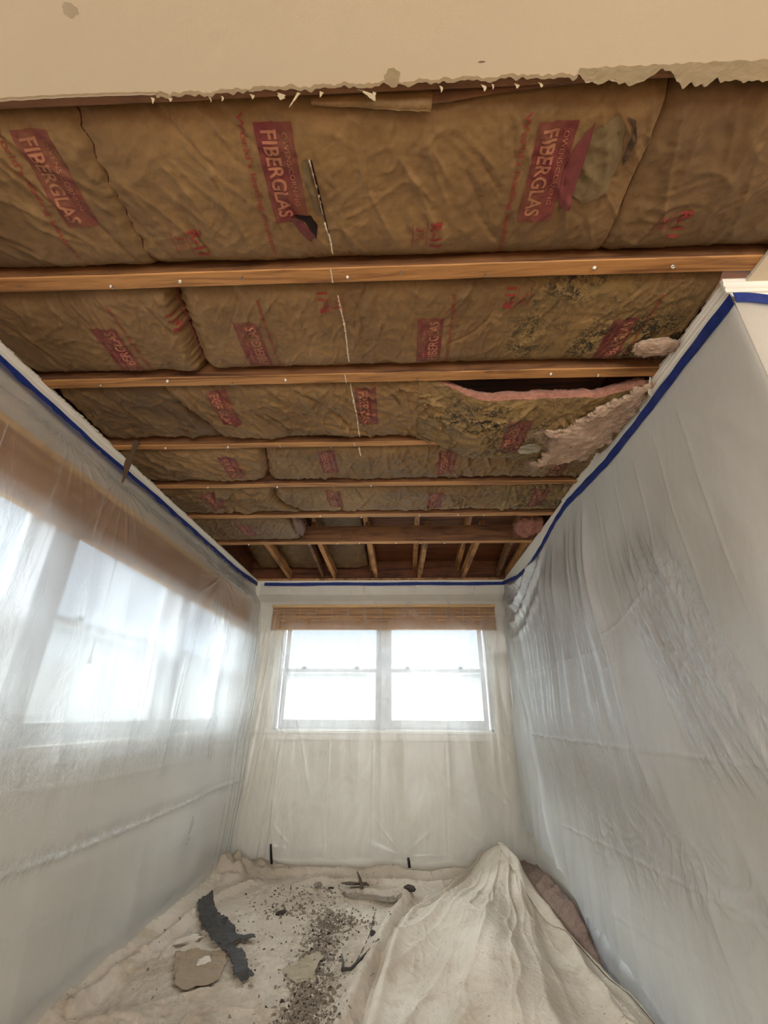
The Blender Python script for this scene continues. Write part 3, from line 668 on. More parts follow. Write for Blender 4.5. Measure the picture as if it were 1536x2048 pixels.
# joint compound stripes on the papers
def streak(batt, pts, wid, name='plaster_streak', seed=1, gap=.0, m=m_plaster, lift=.0022):
    rr = np.random.RandomState(seed); P = []
    for (xa, ya), (xb, yb) in zip(pts[:-1], pts[1:]):
        n = max(2, int(math.hypot(xb-xa, yb-ya)/.003)); t = np.linspace(0, 1, n, endpoint=False); P += [(xa+(xb-xa)*q, ya+(yb-ya)*q) for q in t]
    P = np.array(P+[pts[-1]]); n = len(P); w = wid*(.35+.9*np.abs(perlin(P[:, 1]*60, P[:, 0]*0+seed, seed))+.5*rr.rand(n)); w[0] = w[-1] = .0003
    xo = P[:, 0]+.0015*perlin(P[:, 1]*40, P[:, 0]*0, seed+1)
    Lx = xo-w/2; Rx = xo+w/2; V = np.concatenate([np.stack([Lx, P[:, 1], batt.z(Lx, P[:, 1])-lift], 1), np.stack([Rx, P[:, 1], batt.z(Rx, P[:, 1])-lift], 1)])
    V2 = V+[0, 0, lift*.9]; V = np.concatenate([V, V2]); fs = []
    for j in range(n-1): fs += [[j, j+1, n+j+1, n+j], [2*n+j+1, j+1, j, 2*n+j][::-1], [3*n+j, n+j, n+j+1, 3*n+j+1][::-1]]
    return obj(name, V, fs, m, batt.facing, False)
streak(bA2, [(-.226, .655), (-.219, .72), (-.213, .80)], .005, seed=3)
streak(bA2, [(-.213, .82), (-.205, .87), (-.205, .93)], .006, seed=4)
streak(bB2, [(-.209, 1.075), (-.20, 1.2), (-.205, 1.395)], .006, seed=5)
streak(bC2, [(-.215, 1.53), (-.205, 1.7), (-.208, 1.93)], .006, seed=6)
streak(bD2, [(-.222, 2.03), (-.217, 2.09)], .008, seed=7)
# slit in the middle batt with a folded-back lip, and torn round window showing lighter backing
def flap(batt, pts_lo, pts_hi, m, name, drop, parent=None, n=22, up=.0015, smooth=True):
    """strip between two polylines, hanging below the paper by drop(t, s)"""
    a = np.array(pts_lo, float); b = np.array(pts_hi, float)
    def samp(p, t):
        s_ = t*(len(p)-1); i = np.minimum(s_.astype(int), len(p)-2); q = (s_-i)[:, None]; return p[i]*(1-q)+p[i+1]*q
    t = np.linspace(0, 1, n); A_ = samp(a, t); B_ = samp(b, t); k = 8; V = []
    for i in range(n):
        for j in range(k):
            s_ = j/(k-1); p = A_[i]*(1-s_)+B_[i]*s_; V.append((p[0], p[1], float(batt.z(np.array([p[0]]), np.array([p[1]]))[0])-drop(t[i], s_)))
    V = np.array(V); m_ = len(V); V = np.concatenate([V, V+[0, 0, up]]); q = gridfaces(n, k, True); fs = q.tolist()+(q[:, ::-1]+m_).tolist()
    for i in range(n-1): fs += [[i*k, (i+1)*k, (i+1)*k+m_, i*k+m_][::-1], [i*k+k-1, (i+1)*k+k-1, (i+1)*k+k-1+m_, i*k+k-1+m_]]
    return obj(name, V, fs, m, parent or batt.facing, smooth, attrs={'mold': np.zeros(len(V)), 'dirt': np.zeros(len(V))})
def hole(batt, cx, cyy, rx, ry, m, name, seed, lift=.0026, dent=.0):
    n = 40; rings = 10; V = []
    for j in range(rings+1):
        s_ = j/rings
        for i in range(n):
            a = 2*math.pi*i/n; q = 1+.22*float(perlin(math.cos(a)*2+seed, math.sin(a)*2, seed))+.06*float(perlin(math.cos(a)*9, math.sin(a)*9+seed, seed)); V.append((cx+rx*q*s_*math.cos(a), cyy+ry*q*s_*math.sin(a)))
    V = np.array(V); Z = batt.z(V[:, 0], V[:, 1])-lift; V3 = np.column_stack([V, Z])
    V3[:, 2] += .002*perlin(V[:, 0]*60, V[:, 1]*60, seed)
    fs = [[j*n+i, j*n+(i+1) % n, (j+1)*n+(i+1) % n, (j+1)*n+i] for j in range(rings) for i in range(n)]
    return obj(name, V3, fs, m, batt.facing, True, attrs={'mold': np.zeros(len(V3)), 'dirt': np.zeros(len(V3))})
m_kraftpale = plain('bared pale backing', (112, 94, 62), .9, 0, .5, 50)
m_kraftdark = plain('dark brown kraft', (78, 58, 38), .8, 0, .4, 40)  # dark kraft: the dangling strip's own colour, reused for a dark crescent
m_redp = plain('torn red printed paper', (108, 50, 46), .7, 0, .4, 40)
m_gap = plain('dark tear', (34, 16, 13), .95)
hole(bA2, .515, .695, .060, .095, m_kraftpale, 'torn_window', 21).name = 'torn_opening'
flap(bA2, [(.445, .66), (.435, .71), (.44, .77), (.455, .80)], [(.475, .60), (.478, .68), (.475, .76), (.478, .80)], m_redp, 'peeled_flap', lambda t, s: .003+.012*s, n=20)
flap(bA2, [(.55, .595), (.575, .62), (.578, .68)], [(.57, .60), (.59, .64), (.584, .70)], m_kraftdark, 'peeled_flap', lambda t, s: .003+.008*s)  # dark crescent: shadow beside the torn opening put into the flap's colour
flap(bA2, [(-.248, .66), (-.243, .74), (-.232, .80)], [(-.232, .655), (-.225, .74), (-.218, .80)], m_kraftpale, 'slit_lip', lambda t, s: .003+.010*s)
flap(bA2, [(-.224, .655), (-.217, .76), (-.208, .85)], [(-.219, .66), (-.211, .77), (-.205, .86)], m_gap, 'slit', lambda t, s: .0023)
flap(bA2, [(-.31, .795), (-.275, .80), (-.245, .85)], [(-.31, .800), (-.290, .845), (-.262, .875)], m_redp, 'peeled_flap', lambda t, s: .003+.014*(1-s))
flap(bA2, [(-.29, .792), (-.25, .80), (-.235, .83)], [(-.30, .796), (-.268, .815), (-.245, .868)], m_gap, 'slit', lambda t, s: .0024)
# stapled paper flanges rolled against the front joist
flap(bA2, [(-.20, .531), (0, .531), (.085, .531)], [(-.20, .548), (0, .560), (.08, .566)], m_kraft_, 'paper_flange', lambda t, s: .022+.010*math.sin(s*3.1), n=40)
flap(bA2, [(.085, .531), (.3, .531), (.45, .531)], [(.075, .556), (.22, .545), (.45, .536)], m_joist_d, 'paper_flange', lambda t, s: .03-.01*s, n=30)

# ------------------------------------------------------------------ loose fibreglass tufts
def fibres(mb, n, fn, seed, L=(.02, .05), w=.0005, spread=.5, dirv=None):
    rr = random.Random(seed)
    for i in range(n):
        p = Vector(fn(rr)); d = Vector((rr.gauss(0, 1), rr.gauss(0, 1), rr.gauss(0, .6)-.3)).normalized()
        if dirv: d = (d*spread+Vector(dirv)).normalized()
        l = rr.uniform(*L); k = Vector((rr.gauss(0, 1), rr.gauss(0, 1), rr.gauss(0, 1)))*l*.45
        pts = [p, p+d*l*.5+k*.5, p+d*l+k]; s_ = d.orthogonal().normalized()*w
        v = [pts[0]-s_, pts[0]+s_, pts[1]-s_, pts[1]+s_, pts[2]]
        mb.add(v, [[0, 1, 3, 2], [2, 3, 4]])
def lumpmesh(outline, zt, thick, seed, cell=.006, ragged=.010, fz=.012, freq=26):
    """closed lumpy pad over a world outline; zt(x,y)=lower surface"""
    P = np.array(outline, float); x0, y0 = P.min(0)-.02; x1, y1 = P.max(0)+.02
    nx = int((x1-x0)/cell)+1; ny = int((y1-y0)/cell)+1; X, Y = np.meshgrid(np.linspace(x0, x1, nx), np.linspace(y0, y1, ny), indexing='ij')
    d, _ = pdist(X.ravel(), Y.ravel(), list(map(tuple, P))+[tuple(P[0])]); d = d.reshape(X.shape)
    ins = np.zeros(X.shape, bool); j = len(P)-1
    for i in range(len(P)):
        xi, yi = P[i]; xj, yj = P[j]; c = ((yi > Y) != (yj > Y)) & (X < (xj-xi)*(Y-yi)/(yj-yi+1e-12)+xi); ins ^= c; j = i
    sd = np.where(ins, d, -d)+ragged*perlin(X*30, Y*30, seed)+ragged*.6*perlin(X*80, Y*80, seed+1)
    m = sd > 0; zl = zt(X, Y); k = np.sqrt(np.clip(sd/thick, 0, 1)); n1 = fz*fbm(X, Y, freq, seed+2, 4, .6)
    low = zl+(1-k)*thick*.5+n1*k; hi = zl+thick-(1-k)*thick*.5
    idx = -np.ones(X.shape, int); idx[m] = np.arange(m.sum()); N = m.sum()
    V = np.concatenate([np.stack([X[m], Y[m], low[m]], 1), np.stack([X[m], Y[m], hi[m]], 1)])
    q = m[:-1, :-1] & m[1:, :-1] & m[1:, 1:] & m[:-1, 1:]; i, j = np.nonzero(q)
    a, b, c, dd = idx[i, j], idx[i+1, j], idx[i+1, j+1], idx[i, j+1]; F_ = np.concatenate([np.stack([dd, c, b, a], 1), np.stack([a, b, c, dd], 1)+N]).tolist()
    # side walls
    from collections import Counter
    ed = {}
    for f_ in F_[:len(i)]:
        for s_ in range(4):
            e_ = (f_[s_], f_[(s_+1) % 4]); ed[e_] = 1
    for (p, r_) in ed:
        if (r_, p) not in ed: F_.append([r_, p, p+N, r_+N])
    return V, F_
sagl = lambda x, y: ZC-.075+.03*sstep(.85, 1.07, x)+0*y
out = [(.635, 1.80), (.66, 1.765), (.74, 1.79), (.86, 1.63), (.985, 1.52), (1.055, 1.505), (1.06, 1.72), (1.045, 1.93), (.98, 2.07), (.90, 2.06), (.80, 2.09), (.70, 2.11), (.725, 2.0), (.745, 1.93), (.735, 1.86), (.70, 1.82)]
V, Fc = lumpmesh(out, lambda x, y: sagl(x, y)-.012+.012*fbm(x, y, 9, 39, 2), .03, 31, ragged=.022, fz=.006, freq=40)
tuft = obj('torn_fiberglass', V, Fc, m_palefg, bC3.e, True)
mb = MB(); fibres(mb, 6000, lambda rr: (lambda x, y: (x, y, float(sagl(x, y))-.012))(*(lambda p: (p[0]+rr.gauss(0, .03), p[1]+rr.gauss(0, .03)))(rr.choice([(.74, 1.86), (.80, 2.05), (.9, 1.95), (.9, 1.75), (.78, 1.92), (1.0, 1.6), (.72, 2.08), (.66, 1.79), (.95, 2.03)]))), 5, (.008, .035), .00022)
mb.build('loose_fibers', m_palefg, tuft)['kind'] = 'stuff'
# pink edge band along the near edge of the sag
xs = np.linspace(.16, 1.05, 180); V = []; lay = 7
for k in range(lay+1):
    t = k/lay
    for x in xs:
        yb = float(bC3.y0(np.array(x))); zb = float(bC3.z(np.array([x]), np.array([yb+.004]))[0]); w_ = sstep(.14, .35, x)
        V.append((x, yb-.010*w_*math.sin(t*math.pi)+.006*float(perlin(x*40, t*5, 9))+.012*t, zb+.002+t*(.024+.034*w_*(1+.25*float(perlin(x*14, 0, 3))))+.003*float(perlin(x*60, t*3, 12))))
obj('fiberglass_edge', V, [[a, b, c, d] for a, b, c, d in gridfaces(lay+1, len(xs)).tolist()], m_pinkfg, bC3.e, True)
hole(bC3, .655, 1.945, .055, .05, plain('grey peeled paper', (142, 134, 112), .9, 0, .5), 'peeled_patch', 33, .004)
flap(bC3, [(.09, 1.925), (.2, 1.955), (.38, 2.055)], [(.095, 1.96), (.24, 2.005), (.38, 2.065)], m_scrapb, 'torn_flange', lambda t, s: -.002-.012*s, n=24)
flap(bC3, [(.085, 1.915), (.13, 1.95), (.15, 1.99)], [(.10, 1.912), (.15, 1.94), (.155, 1.99)], m_kraft_, 'torn_flange', lambda t, s: .004+.01*t, n=14)

def tuft_thing(label, cx, cy_, cz, rx, ry, rz, m, seed, nf=500, L=(.02, .05), dirv=None):
    rr = random.Random(seed); nu, nv = 40, 24; V = []
    for i in range(nu):
        for j in range(nv):
            a = 2*math.pi*i/nu; b = math.pi*(j/(nv-1))-math.pi/2; x, y, z = math.cos(a)*math.cos(b), math.sin(a)*math.cos(b), math.sin(b)
            q = 1+.35*float(perlin(x*2+seed, y*2+z*2, seed))+.22*float(perlin(x*6, y*6+z*5, seed+1))+.1*float(perlin(x*15, y*15+z*9, seed+2)); V.append((cx+rx*x*q, cy_+ry*y*q, cz+rz*z*q))
    fs = [[i*nv+j, ((i+1) % nu)*nv+j, ((i+1) % nu)*nv+j+1, i*nv+j+1] for i in range(nu) for j in range(nv-1)]
    o = obj('fiberglass_tuft', V, fs, m, None, True); tag(o, label, 'fiberglass')
    mb = MB(); fibres(mb, nf, lambda r_: (cx+rx*r_.uniform(-.9, .9), cy_+ry*r_.uniform(-.9, .9), cz-rz*r_.uniform(0, .9)), seed+9, (L[0]*.6, L[1]*.6), .00025, .8, dirv)
    mb.build('loose_fibers', m, o)['kind'] = 'stuff'
    return o
tuft_thing('pale pink fiberglass tuft poking out over the blue tape near the protruding corner', .985, 1.325, ZC-.012, .085, .04, .018, m_palefg, 61, 1500, (.01, .04))
tuft_thing('fluffy pink fiberglass tuft hanging at the right end of the empty bay', .975, 3.22, ZC+.045, .10, .14, .06, m_pinkfg, 62, 4000, (.03, .09), (-.6, -.4, -.2))
tuft_thing('small pink fiberglass tuft at the torn end of the short far batt', -.79, 3.15, ZC+.035, .03, .14, .05, m_brownfg, 63, 400, (.01, .03))
# roof bays still papered
GG = 'paper faced batts between the far rafters'
for i, (xa, xb, lb) in enumerate([(-1.52, -1.31, 'narrow grey brown batt between the left wall and first rafter pair'), (-1.22, -.86, 'grey brown paper batt between first and second rafter pairs'), (-.76, -.36, 'creased grey paper batt between second and third rafter pairs')]):
    e = empty('rafter_batt', ((xa+xb)/2, 4.1, RZ(4.1)), lb, 'insulation batt', GG)
    nu, nv = int((xb-xa)/.01)+2, 110; U, V_ = np.meshgrid(np.linspace(0, 1, nu), np.linspace(0, 1, nv), indexing='ij')
    X = xa+(xb-xa)*U; Y = 3.0+(YB-.03-3.0)*V_; Z = RZ(Y)-.015+.03*np.abs(2*U-1)**4-.012*fbm(X, Y, 6, 200+i, 3)-.006*ridged(X, Y, 12, 210+i, 3)+.02*sstep(.97, 1, V_)
    P = np.stack([X, Y, Z], -1).reshape(-1, 3)
    obj('paper_facing', P, gridfaces(nu, nv, True), m_kraft_, e, True, attrs={'mold': np.zeros(len(P)), 'dirt': np.full(len(P), .45)})
    obj('fiberglass_fill', np.concatenate([P[[0, nv-1, -1, -nv]]+[0, 0, .004], P[[0, nv-1, -1, -nv]]+[0, 0, .05]]), [[0, 1, 2, 3], [7, 6, 5, 4], [0, 4, 5, 1], [1, 5, 6, 2], [2, 6, 7, 3], [3, 7, 4, 0]], m_brownfg, e)
# ------------------------------------------------------------------ crown moulding and blue tape
def sweep(name, prof, path_pts, m, kind=None, parent=None, nrm=None, jag=0, seed=0):
    """profile (out, up) swept along a horizontal straight path; nrm = direction into the room"""
    V = []; n = len(path_pts); k = len(prof); rr = random.Random(seed)
    for (x, y, z) in path_pts:
        for j, (o_, u_) in enumerate(prof): 
            dz = rr.uniform(-jag, jag) if (jag and j == 0) else 0
            V.append((x+nrm[0]*o_, y+nrm[1]*o_, z+u_+dz))
    fs = [[i*k+j, (i+1)*k+j, (i+1)*k+(j+1) % k, i*k+(j+1) % k] for i in range(n-1) for j in range(k)]+[list(range(k))[::-1], [(n-1)*k+j for j in range(k)]]
    o = obj(name, V, fs, m, parent); 
    if kind: o['kind'] = kind
    return o
crown = [(0.0, 0.0), (.012, 0.0), (.012, -.008), (.0105, -.010), (.010, -.022), (.007, -.030), (.0065, -.044), (.010, -.047), (.010, -.053), (.006, -.056), (.006, -.075), (0, -.075)]
crown = [(a, b*.72) for a, b in crown]
jy = lambda a, b, d=.02: [a+(b-a)*i/int(abs(b-a)/d) for i in range(int(abs(b-a)/d)+1)]
rr = random.Random(9)
sweep('trim_1', crown, [(XL, y, ZC-.002+.0015*math.sin(y*37)) for y in jy(.52, YB)], m_trim, 'structure', nrm=(1, 0))
sweep('trim_2', [(a*.5, b*.34) for a, b in crown], [(x, YB, ZC) for x in jy(XL, XR)], m_trim, 'structure', nrm=(0, -1))
sweep('trim_3', crown, [(XR, y, ZC-.002) for y in jy(YR-.002, 1.66)], m_trim, 'structure', nrm=(-1, 0))
sweep('trim_4', crown, [(x, YR, ZC) for x in jy(XR-.02, 2.6)], m_trim, 'structure', nrm=(0, -1))
# broken plaster fringe left on top of the crown
def fringe(name, p0, p1, nrm, seed, w=.020, label=None, m=m_gyps):
    L = math.hypot(p1[0]-p0[0], p1[1]-p0[1]); n = int(L/.006); V = []; r1 = np.random.RandomState(seed)
    for i in range(n+1):
        t = i/n; x = p0[0]+(p1[0]-p0[0])*t; y = p0[1]+(p1[1]-p0[1])*t; q = w*(.5+.9*abs(float(perlin(t*L*9, 0, seed)))+.5*float(perlin(t*L*50, 0, seed+1))); q = max(q, .001)
        for (o_, u_) in ((0, .001), (q, .001), (q*.9, .012), (0, .012)): V.append((x+nrm[0]*o_, y+nrm[1]*o_, ZC+u_-.001))
    fs = [[i*4+j, (i+1)*4+j, (i+1)*4+(j+1) % 4, i*4+(j+1) % 4] for i in range(n) for j in range(4)]+[[3, 2, 1, 0], [n*4+j for j in range(4)]]
    o = obj(name, V, fs, m); o['kind'] = 'structure'; return o
fringe('trim_5', (XL, 1.0), (XL, YB), (1, 0), 3, .011)
fringe('trim_6', (XR, YR), (XR, 2.7), (-1, 0), 4, .012)

def smooth_poly(pts, n):
    p = np.array(pts, float); q = [p[0]]
    t = np.linspace(0, len(p)-1, n); out = []
    for s_ in t:
        i = min(int(s_), len(p)-2); f_ = s_-i; a = p[max(i-1, 0)]; b = p[i]; c = p[i+1]; d = p[min(i+2, len(p)-1)]
        out.append(.5*((2*b)+(-a+c)*f_+(2*a-5*b+4*c-d)*f_**2+(-a+3*b-3*c+d)*f_**3))
    return np.array(out)
# tape centre heights
def interp(xs, ys): return lambda x: np.interp(x, xs, ys)
tapeR = interp([1.05, 1.272, 1.671, 2.012, 2.419, 2.611, 2.858, 3.197, 3.506, 3.75, 3.993, 4.3, 4.587], [2.378, 2.374, 2.362, 2.360, 2.392, 2.408, 2.392, 2.340, 2.309, 2.312, 2.330, 2.385, 2.439])
tapeL = interp([.5, 1.272, 1.545, 1.911, 2.39, 3.14, 3.93, 4.45, 4.56], [2.400, 2.398, 2.392, 2.386, 2.398, 2.396, 2.393, 2.425, 2.430])
def tape(label, pts, nrm, w, seed, gaps=()):
    V = []; n = len(pts); r1 = random.Random(seed)
    for i, (x, y, z) in enumerate(pts):
        wz = w*(1+.06*math.sin(i*.37)); wb = .0012*math.sin(i*.9+seed)
        for (o_, u_) in ((0, wz/2), (.0012, wz/2), (.0012, -wz/2), (0, -wz/2)): V.append((x+nrm[0]*(o_+.017+wb), y+nrm[1]*(o_+.017+wb), z+u_))
    fs = [[i*4+j, (i+1)*4+j, (i+1)*4+(j+1) % 4, i*4+(j+1) % 4] for i in range(n-1) for j in range(4)]+[[3, 2, 1, 0], [(n-1)*4+j for j in range(4)]]
    return tag(obj('masking_tape', V, fs, m_tape), label, 'masking tape', 'blue masking tape around the room')
ys = np.linspace(.6, 4.56, 150); tape('blue masking tape holding the plastic along the left wall below the crown', [(XL, y, float(tapeL(y))) for y in ys], (1, 0), .042, 1)
xs = np.linspace(XL+.09, XR-.01, 120); tape('straight blue masking tape across the far wall above the window', [(x, YB, 2.430+.002*math.sin(x*7)) for x in xs], (0, -1), .034, 2)
ys = np.linspace(YR-.012, 2.60, 70); tape('blue masking tape on right wall, nearer length from protruding corner', [(XR, y, float(tapeR(y))) for y in ys], (-1, 0), .046, 3)
ys = np.linspace(2.56, YB-.02, 90); tape('blue masking tape on right wall, farther length dipping in a curve', [(XR, y, float(tapeR(y))-.001) for y in ys], (-1, 0), .040, 4)
xs = np.linspace(XR-.012, 2.4, 60); tape('blue masking tape running right from the protruding wall corner', [(x, YR, 2.380-.02*sstep(1.07, 1.2, x)-.0) for x in xs], (0, -1), .040, 5)

# ------------------------------------------------------------------ windows
def window(name, axis, base, a0, a1, z0, z1, panes, meet, out, stool=None):
    """axis 'x': window in the far wall; 'y': in the left wall. panes: list of (p0,p1)."""
    def P(a, d, z): return (a, base+out*d, z) if axis == 'x' else (base+out*d, a, z)
    def bx(mb, a, d, z, A, D, Z):
        p, q = P(a, d, z), P(A, D, Z); mb.box(tuple(min(s_, t_) for s_, t_ in zip(p, q)), tuple(max(s_, t_) for s_, t_ in zip(p, q))); return mb
    root = empty(name, P((a0+a1)/2, .05, z0), None, None); root['kind'] = 'structure'
    mb = MB(); cw = .065
    bx(mb, a0-cw, -.018, z1, a1+cw, 0, z1+cw); bx(mb, a0-cw, -.018, z0, a0, 0, z1); bx(mb, a1, -.018, z0, a1+cw, 0, z1)
    bevel(mb.build('window_casing', m_trim, root), .003)
    mb = MB(); bx(mb, a0, 0, z0, a0+.02, .12, z1); bx(mb, a1-.02, 0, z0, a1, .12, z1); bx(mb, a0, 0, z1-.02, a1, .12, z1); bx(mb, a0, 0, z0, a1, .12, z0+.012)
    for (p, q), (p2, q2) in zip(panes[:-1], panes[1:]): bx(mb, q+.045, -.012, z0+.012, p2-.045, .11, z1-.02)
    mb.build('window_frame', m_sash, root)
    mb = MB(); s0, s1 = stool; bx(mb, s0, -.045, z0-.028, s1, .02, z0); bx(mb, s0+.05, -.018, z0-.085, s1-.05, 0, z0-.028); bevel(mb.build('window_sill', m_trim, root), .004)
    for (p, q) in panes:
        for lo, hi, d0, d1, gm, nm in ((z0+.012, meet+.018, .035, .065, m_glass2, 'lower_sash'), (meet-.018, z1-.02, .070, .100, m_glass, 'upper_sash')):
            w = .045; mb = MB(); bl = .075 if nm == 'lower_sash' else .036
            bx(mb, p-w, d0, lo, p, d1, hi); bx(mb, q, d0, lo, q+w, d1, hi); bx(mb, p, d0, lo, q, d1, lo+bl); bx(mb, p, d0, hi-.036, q, d1, hi)
            sa = bevel(mb.build(nm, m_sash, root), .002)
            mb = MB(); bx(mb, p, (d0+d1)/2-.002, lo+bl, q, (d0+d1)/2+.002, hi-.036); mb.build('window_glass', gm, sa)
            if nm == 'lower_sash':
                for t in (.18, .78):
                    a = p+(q-p)*t; mb = MB(); bx(mb, a-.03, d0, hi, a+.03, d1, hi+.006); bx(mb, a-.014, d0+.004, hi+.006, a+.014, d1-.004, hi+.024); bx(mb, a-.004, d0-.012, hi+.01, a+.03, d0+.01, hi+.018)
                    bevel(mb.build('sash_lock', m_lock, sa), .003)
    return root
window('window_1', 'x', YB, BW0, BW1, BZ0, BZ1, [(-1.135, -.262), (-.108, .757)], 1.572, 1, stool=(-1.43, 1.03))
window('window_2', 'y', XL, LW0, LW1, LZ0, LZ1, [(.66, 1.74), (1.99, 3.02), (3.24, 4.18)], 1.572, -1, stool=(.45, 4.5))
# outdoors
struct('garden_wall_back', MB().box((-9, 11.0, -.3), (9, 11.3, 2.05)), m_stucco)
struct('garden_wall_left', MB().box((-7.3, -4, -.3), (-7.0, 11, 2.15)), m_stucco)
struct('ground_outside', MB().box((-20, YB+.3, -.5), (20, 24, -.3)).box((-20, -20, -.5), (XL-.3, YB+.3, -.3)), m_ground)

# ------------------------------------------------------------------ rolled woven blinds
def blind(label, axis, base, out, a0, a1, zt, zb, dep):
    def P(a, d, z): return (a, base+out*d, z) if axis == 'x' else (base+out*d, a, z)
    root = empty('woven_blind', P((a0+a1)/2, dep/2, zb), label, 'window blind', 'raised woven blinds')
    def bx(mb, a, d, z, A, D, Z):
        p, q = P(a, d, z), P(A, D, Z); mb.box(tuple(min(s_, t_) for s_, t_ in zip(p, q)), tuple(max(s_, t_) for s_, t_ in zip(p, q))); return mb
    bevel(bx(MB(), a0-.012, 0, zt-.026, a1+.012, dep+.008, zt).build('head_rail', m_blindrail, root), .003)
    # folded woven stack: wavy front
    na = int((a1-a0)/.03)+2; nz = 60; A, Zz = np.meshgrid(np.linspace(a0, a1, na), np.linspace(zt-.026, zb, nz), indexing='ij')
    ph = (zt-Zz)/.034; D = dep-.012+.010*np.abs(np.sin(ph*math.pi))**.6+.002*perlin(A*3, Zz*40, 5)+.012*(zt-Zz)/.25
    D[:, -1] -= .02; D[:, -1] = np.clip(D[:, -1], 0, 1)
    V = np.array([P(a, d, z) for a, d, z in zip(A.ravel(), D.ravel(), Zz.ravel())]); V2 = np.array([P(a, .02, z) for a, z in zip(A.ravel(), Zz.ravel())]); N = len(V)
    q = gridfaces(na, nz); fs = q.tolist()+(q[:, ::-1]+N).tolist()
    for i in range(na-1): a = i*nz+nz-1; b = a+nz; fs.append([a, b, b+N, a+N])
    for j in range(nz-1): fs.append([j, j+1, j+1+N, j+N]); a = (na-1)*nz+j; fs.append([a, a+1, a+1+N, a+N][::-1])
    obj('woven_panel', np.concatenate([V, V2]), fs, m_blind_, root, False)
    for t in np.arange(a0+.12, a1, .165 if axis == 'x' else .3):
        mb = MB(); mb.tube([P(t, dep+.013, zt-.03), P(t+.001, dep+.016, (zt+zb)/2), P(t, dep+.017, zb)], .0016, 6); mb.build('lift_cord', m_cord, root)
    return root, P
b1, _ = blind('raised woven blind with pale head rail over the far window', 'x', YB, -1, -1.322, .935, 2.203, 1.952, .055)
b2, P2 = blind('long raised woven blind seen through plastic on the left wall', 'y', XL, 1, .62, 4.34, 2.200, 1.925, .050)
for nm, (ya, z1, yb, z0) in {'a': (2.165, 1.97, 2.165, 1.43), 'b': (1.69, 1.95, 1.66, 1.50), 'c': (3.62, 1.95, 3.60, 1.25)}.items():
    mb = MB(); mb.tube([(XL+.062, ya, z1), (XL+.063, (ya+yb)/2+.004, (z1+z0)/2), (XL+.062, yb, z0)], .0028, 6); mb.tube([(XL+.062, yb, z0), (XL+.062, yb, z0-.012), (XL+.062, yb, z0-.045)], [.003, .007, .010], 10); mb.build('pull_cord', m_cord, b2, True)
mb = MB(); mb.tube([(.80, YB-.066, 1.95), (.812, YB-.066, 1.5), (.815, YB-.066, 1.10)], .003, 6); mb.tube([(.86, YB-.066, 1.95), (.86, YB-.066, 1.5), (.85, YB-.066, 1.2)], .0025, 6); mb.build('pull_cord', m_cord, b1, True)

# ------------------------------------------------------------------ plastic sheets
def sheet(label, nu, nv, fn, mat, name='plastic_sheet', press=None):
    U, V = np.meshgrid(np.linspace(0, 1, nu), np.linspace(0, 1, nv), indexing='ij')
    r_ = fn(U, V); X, Y, Z = r_[:3]; P = np.stack([X, Y, Z], -1).reshape(-1, 3); ck = r_[3] if len(r_) > 3 else 0*X
    return tag(obj(name, P, gridfaces(nu, nv), mat, None, True, attrs={'crinkle': np.clip(ck, 0, 1), 'press': (press(Z) if press else 0*Z)}), label, 'plastic sheeting', 'plastic sheets taped over the walls')
def pleat(s, f, seed, sharp=2.5):
    n = perlin(s*f, s*0+seed, seed); return (1-np.clip(np.abs(n)*1.7, 0, 1))**sharp
def dprof(z, knots): 
    zz = np.array([k[0] for k in knots]); dd = np.array([k[1] for k in knots]); o = np.argsort(zz); return np.interp(z, zz[o], dd[o])
def smoothdp(z, knots):
    return (dprof(z-.06, knots)+2*dprof(z-.03, knots)+3*dprof(z, knots)+2*dprof(z+.03, knots)+dprof(z+.06, knots))/9
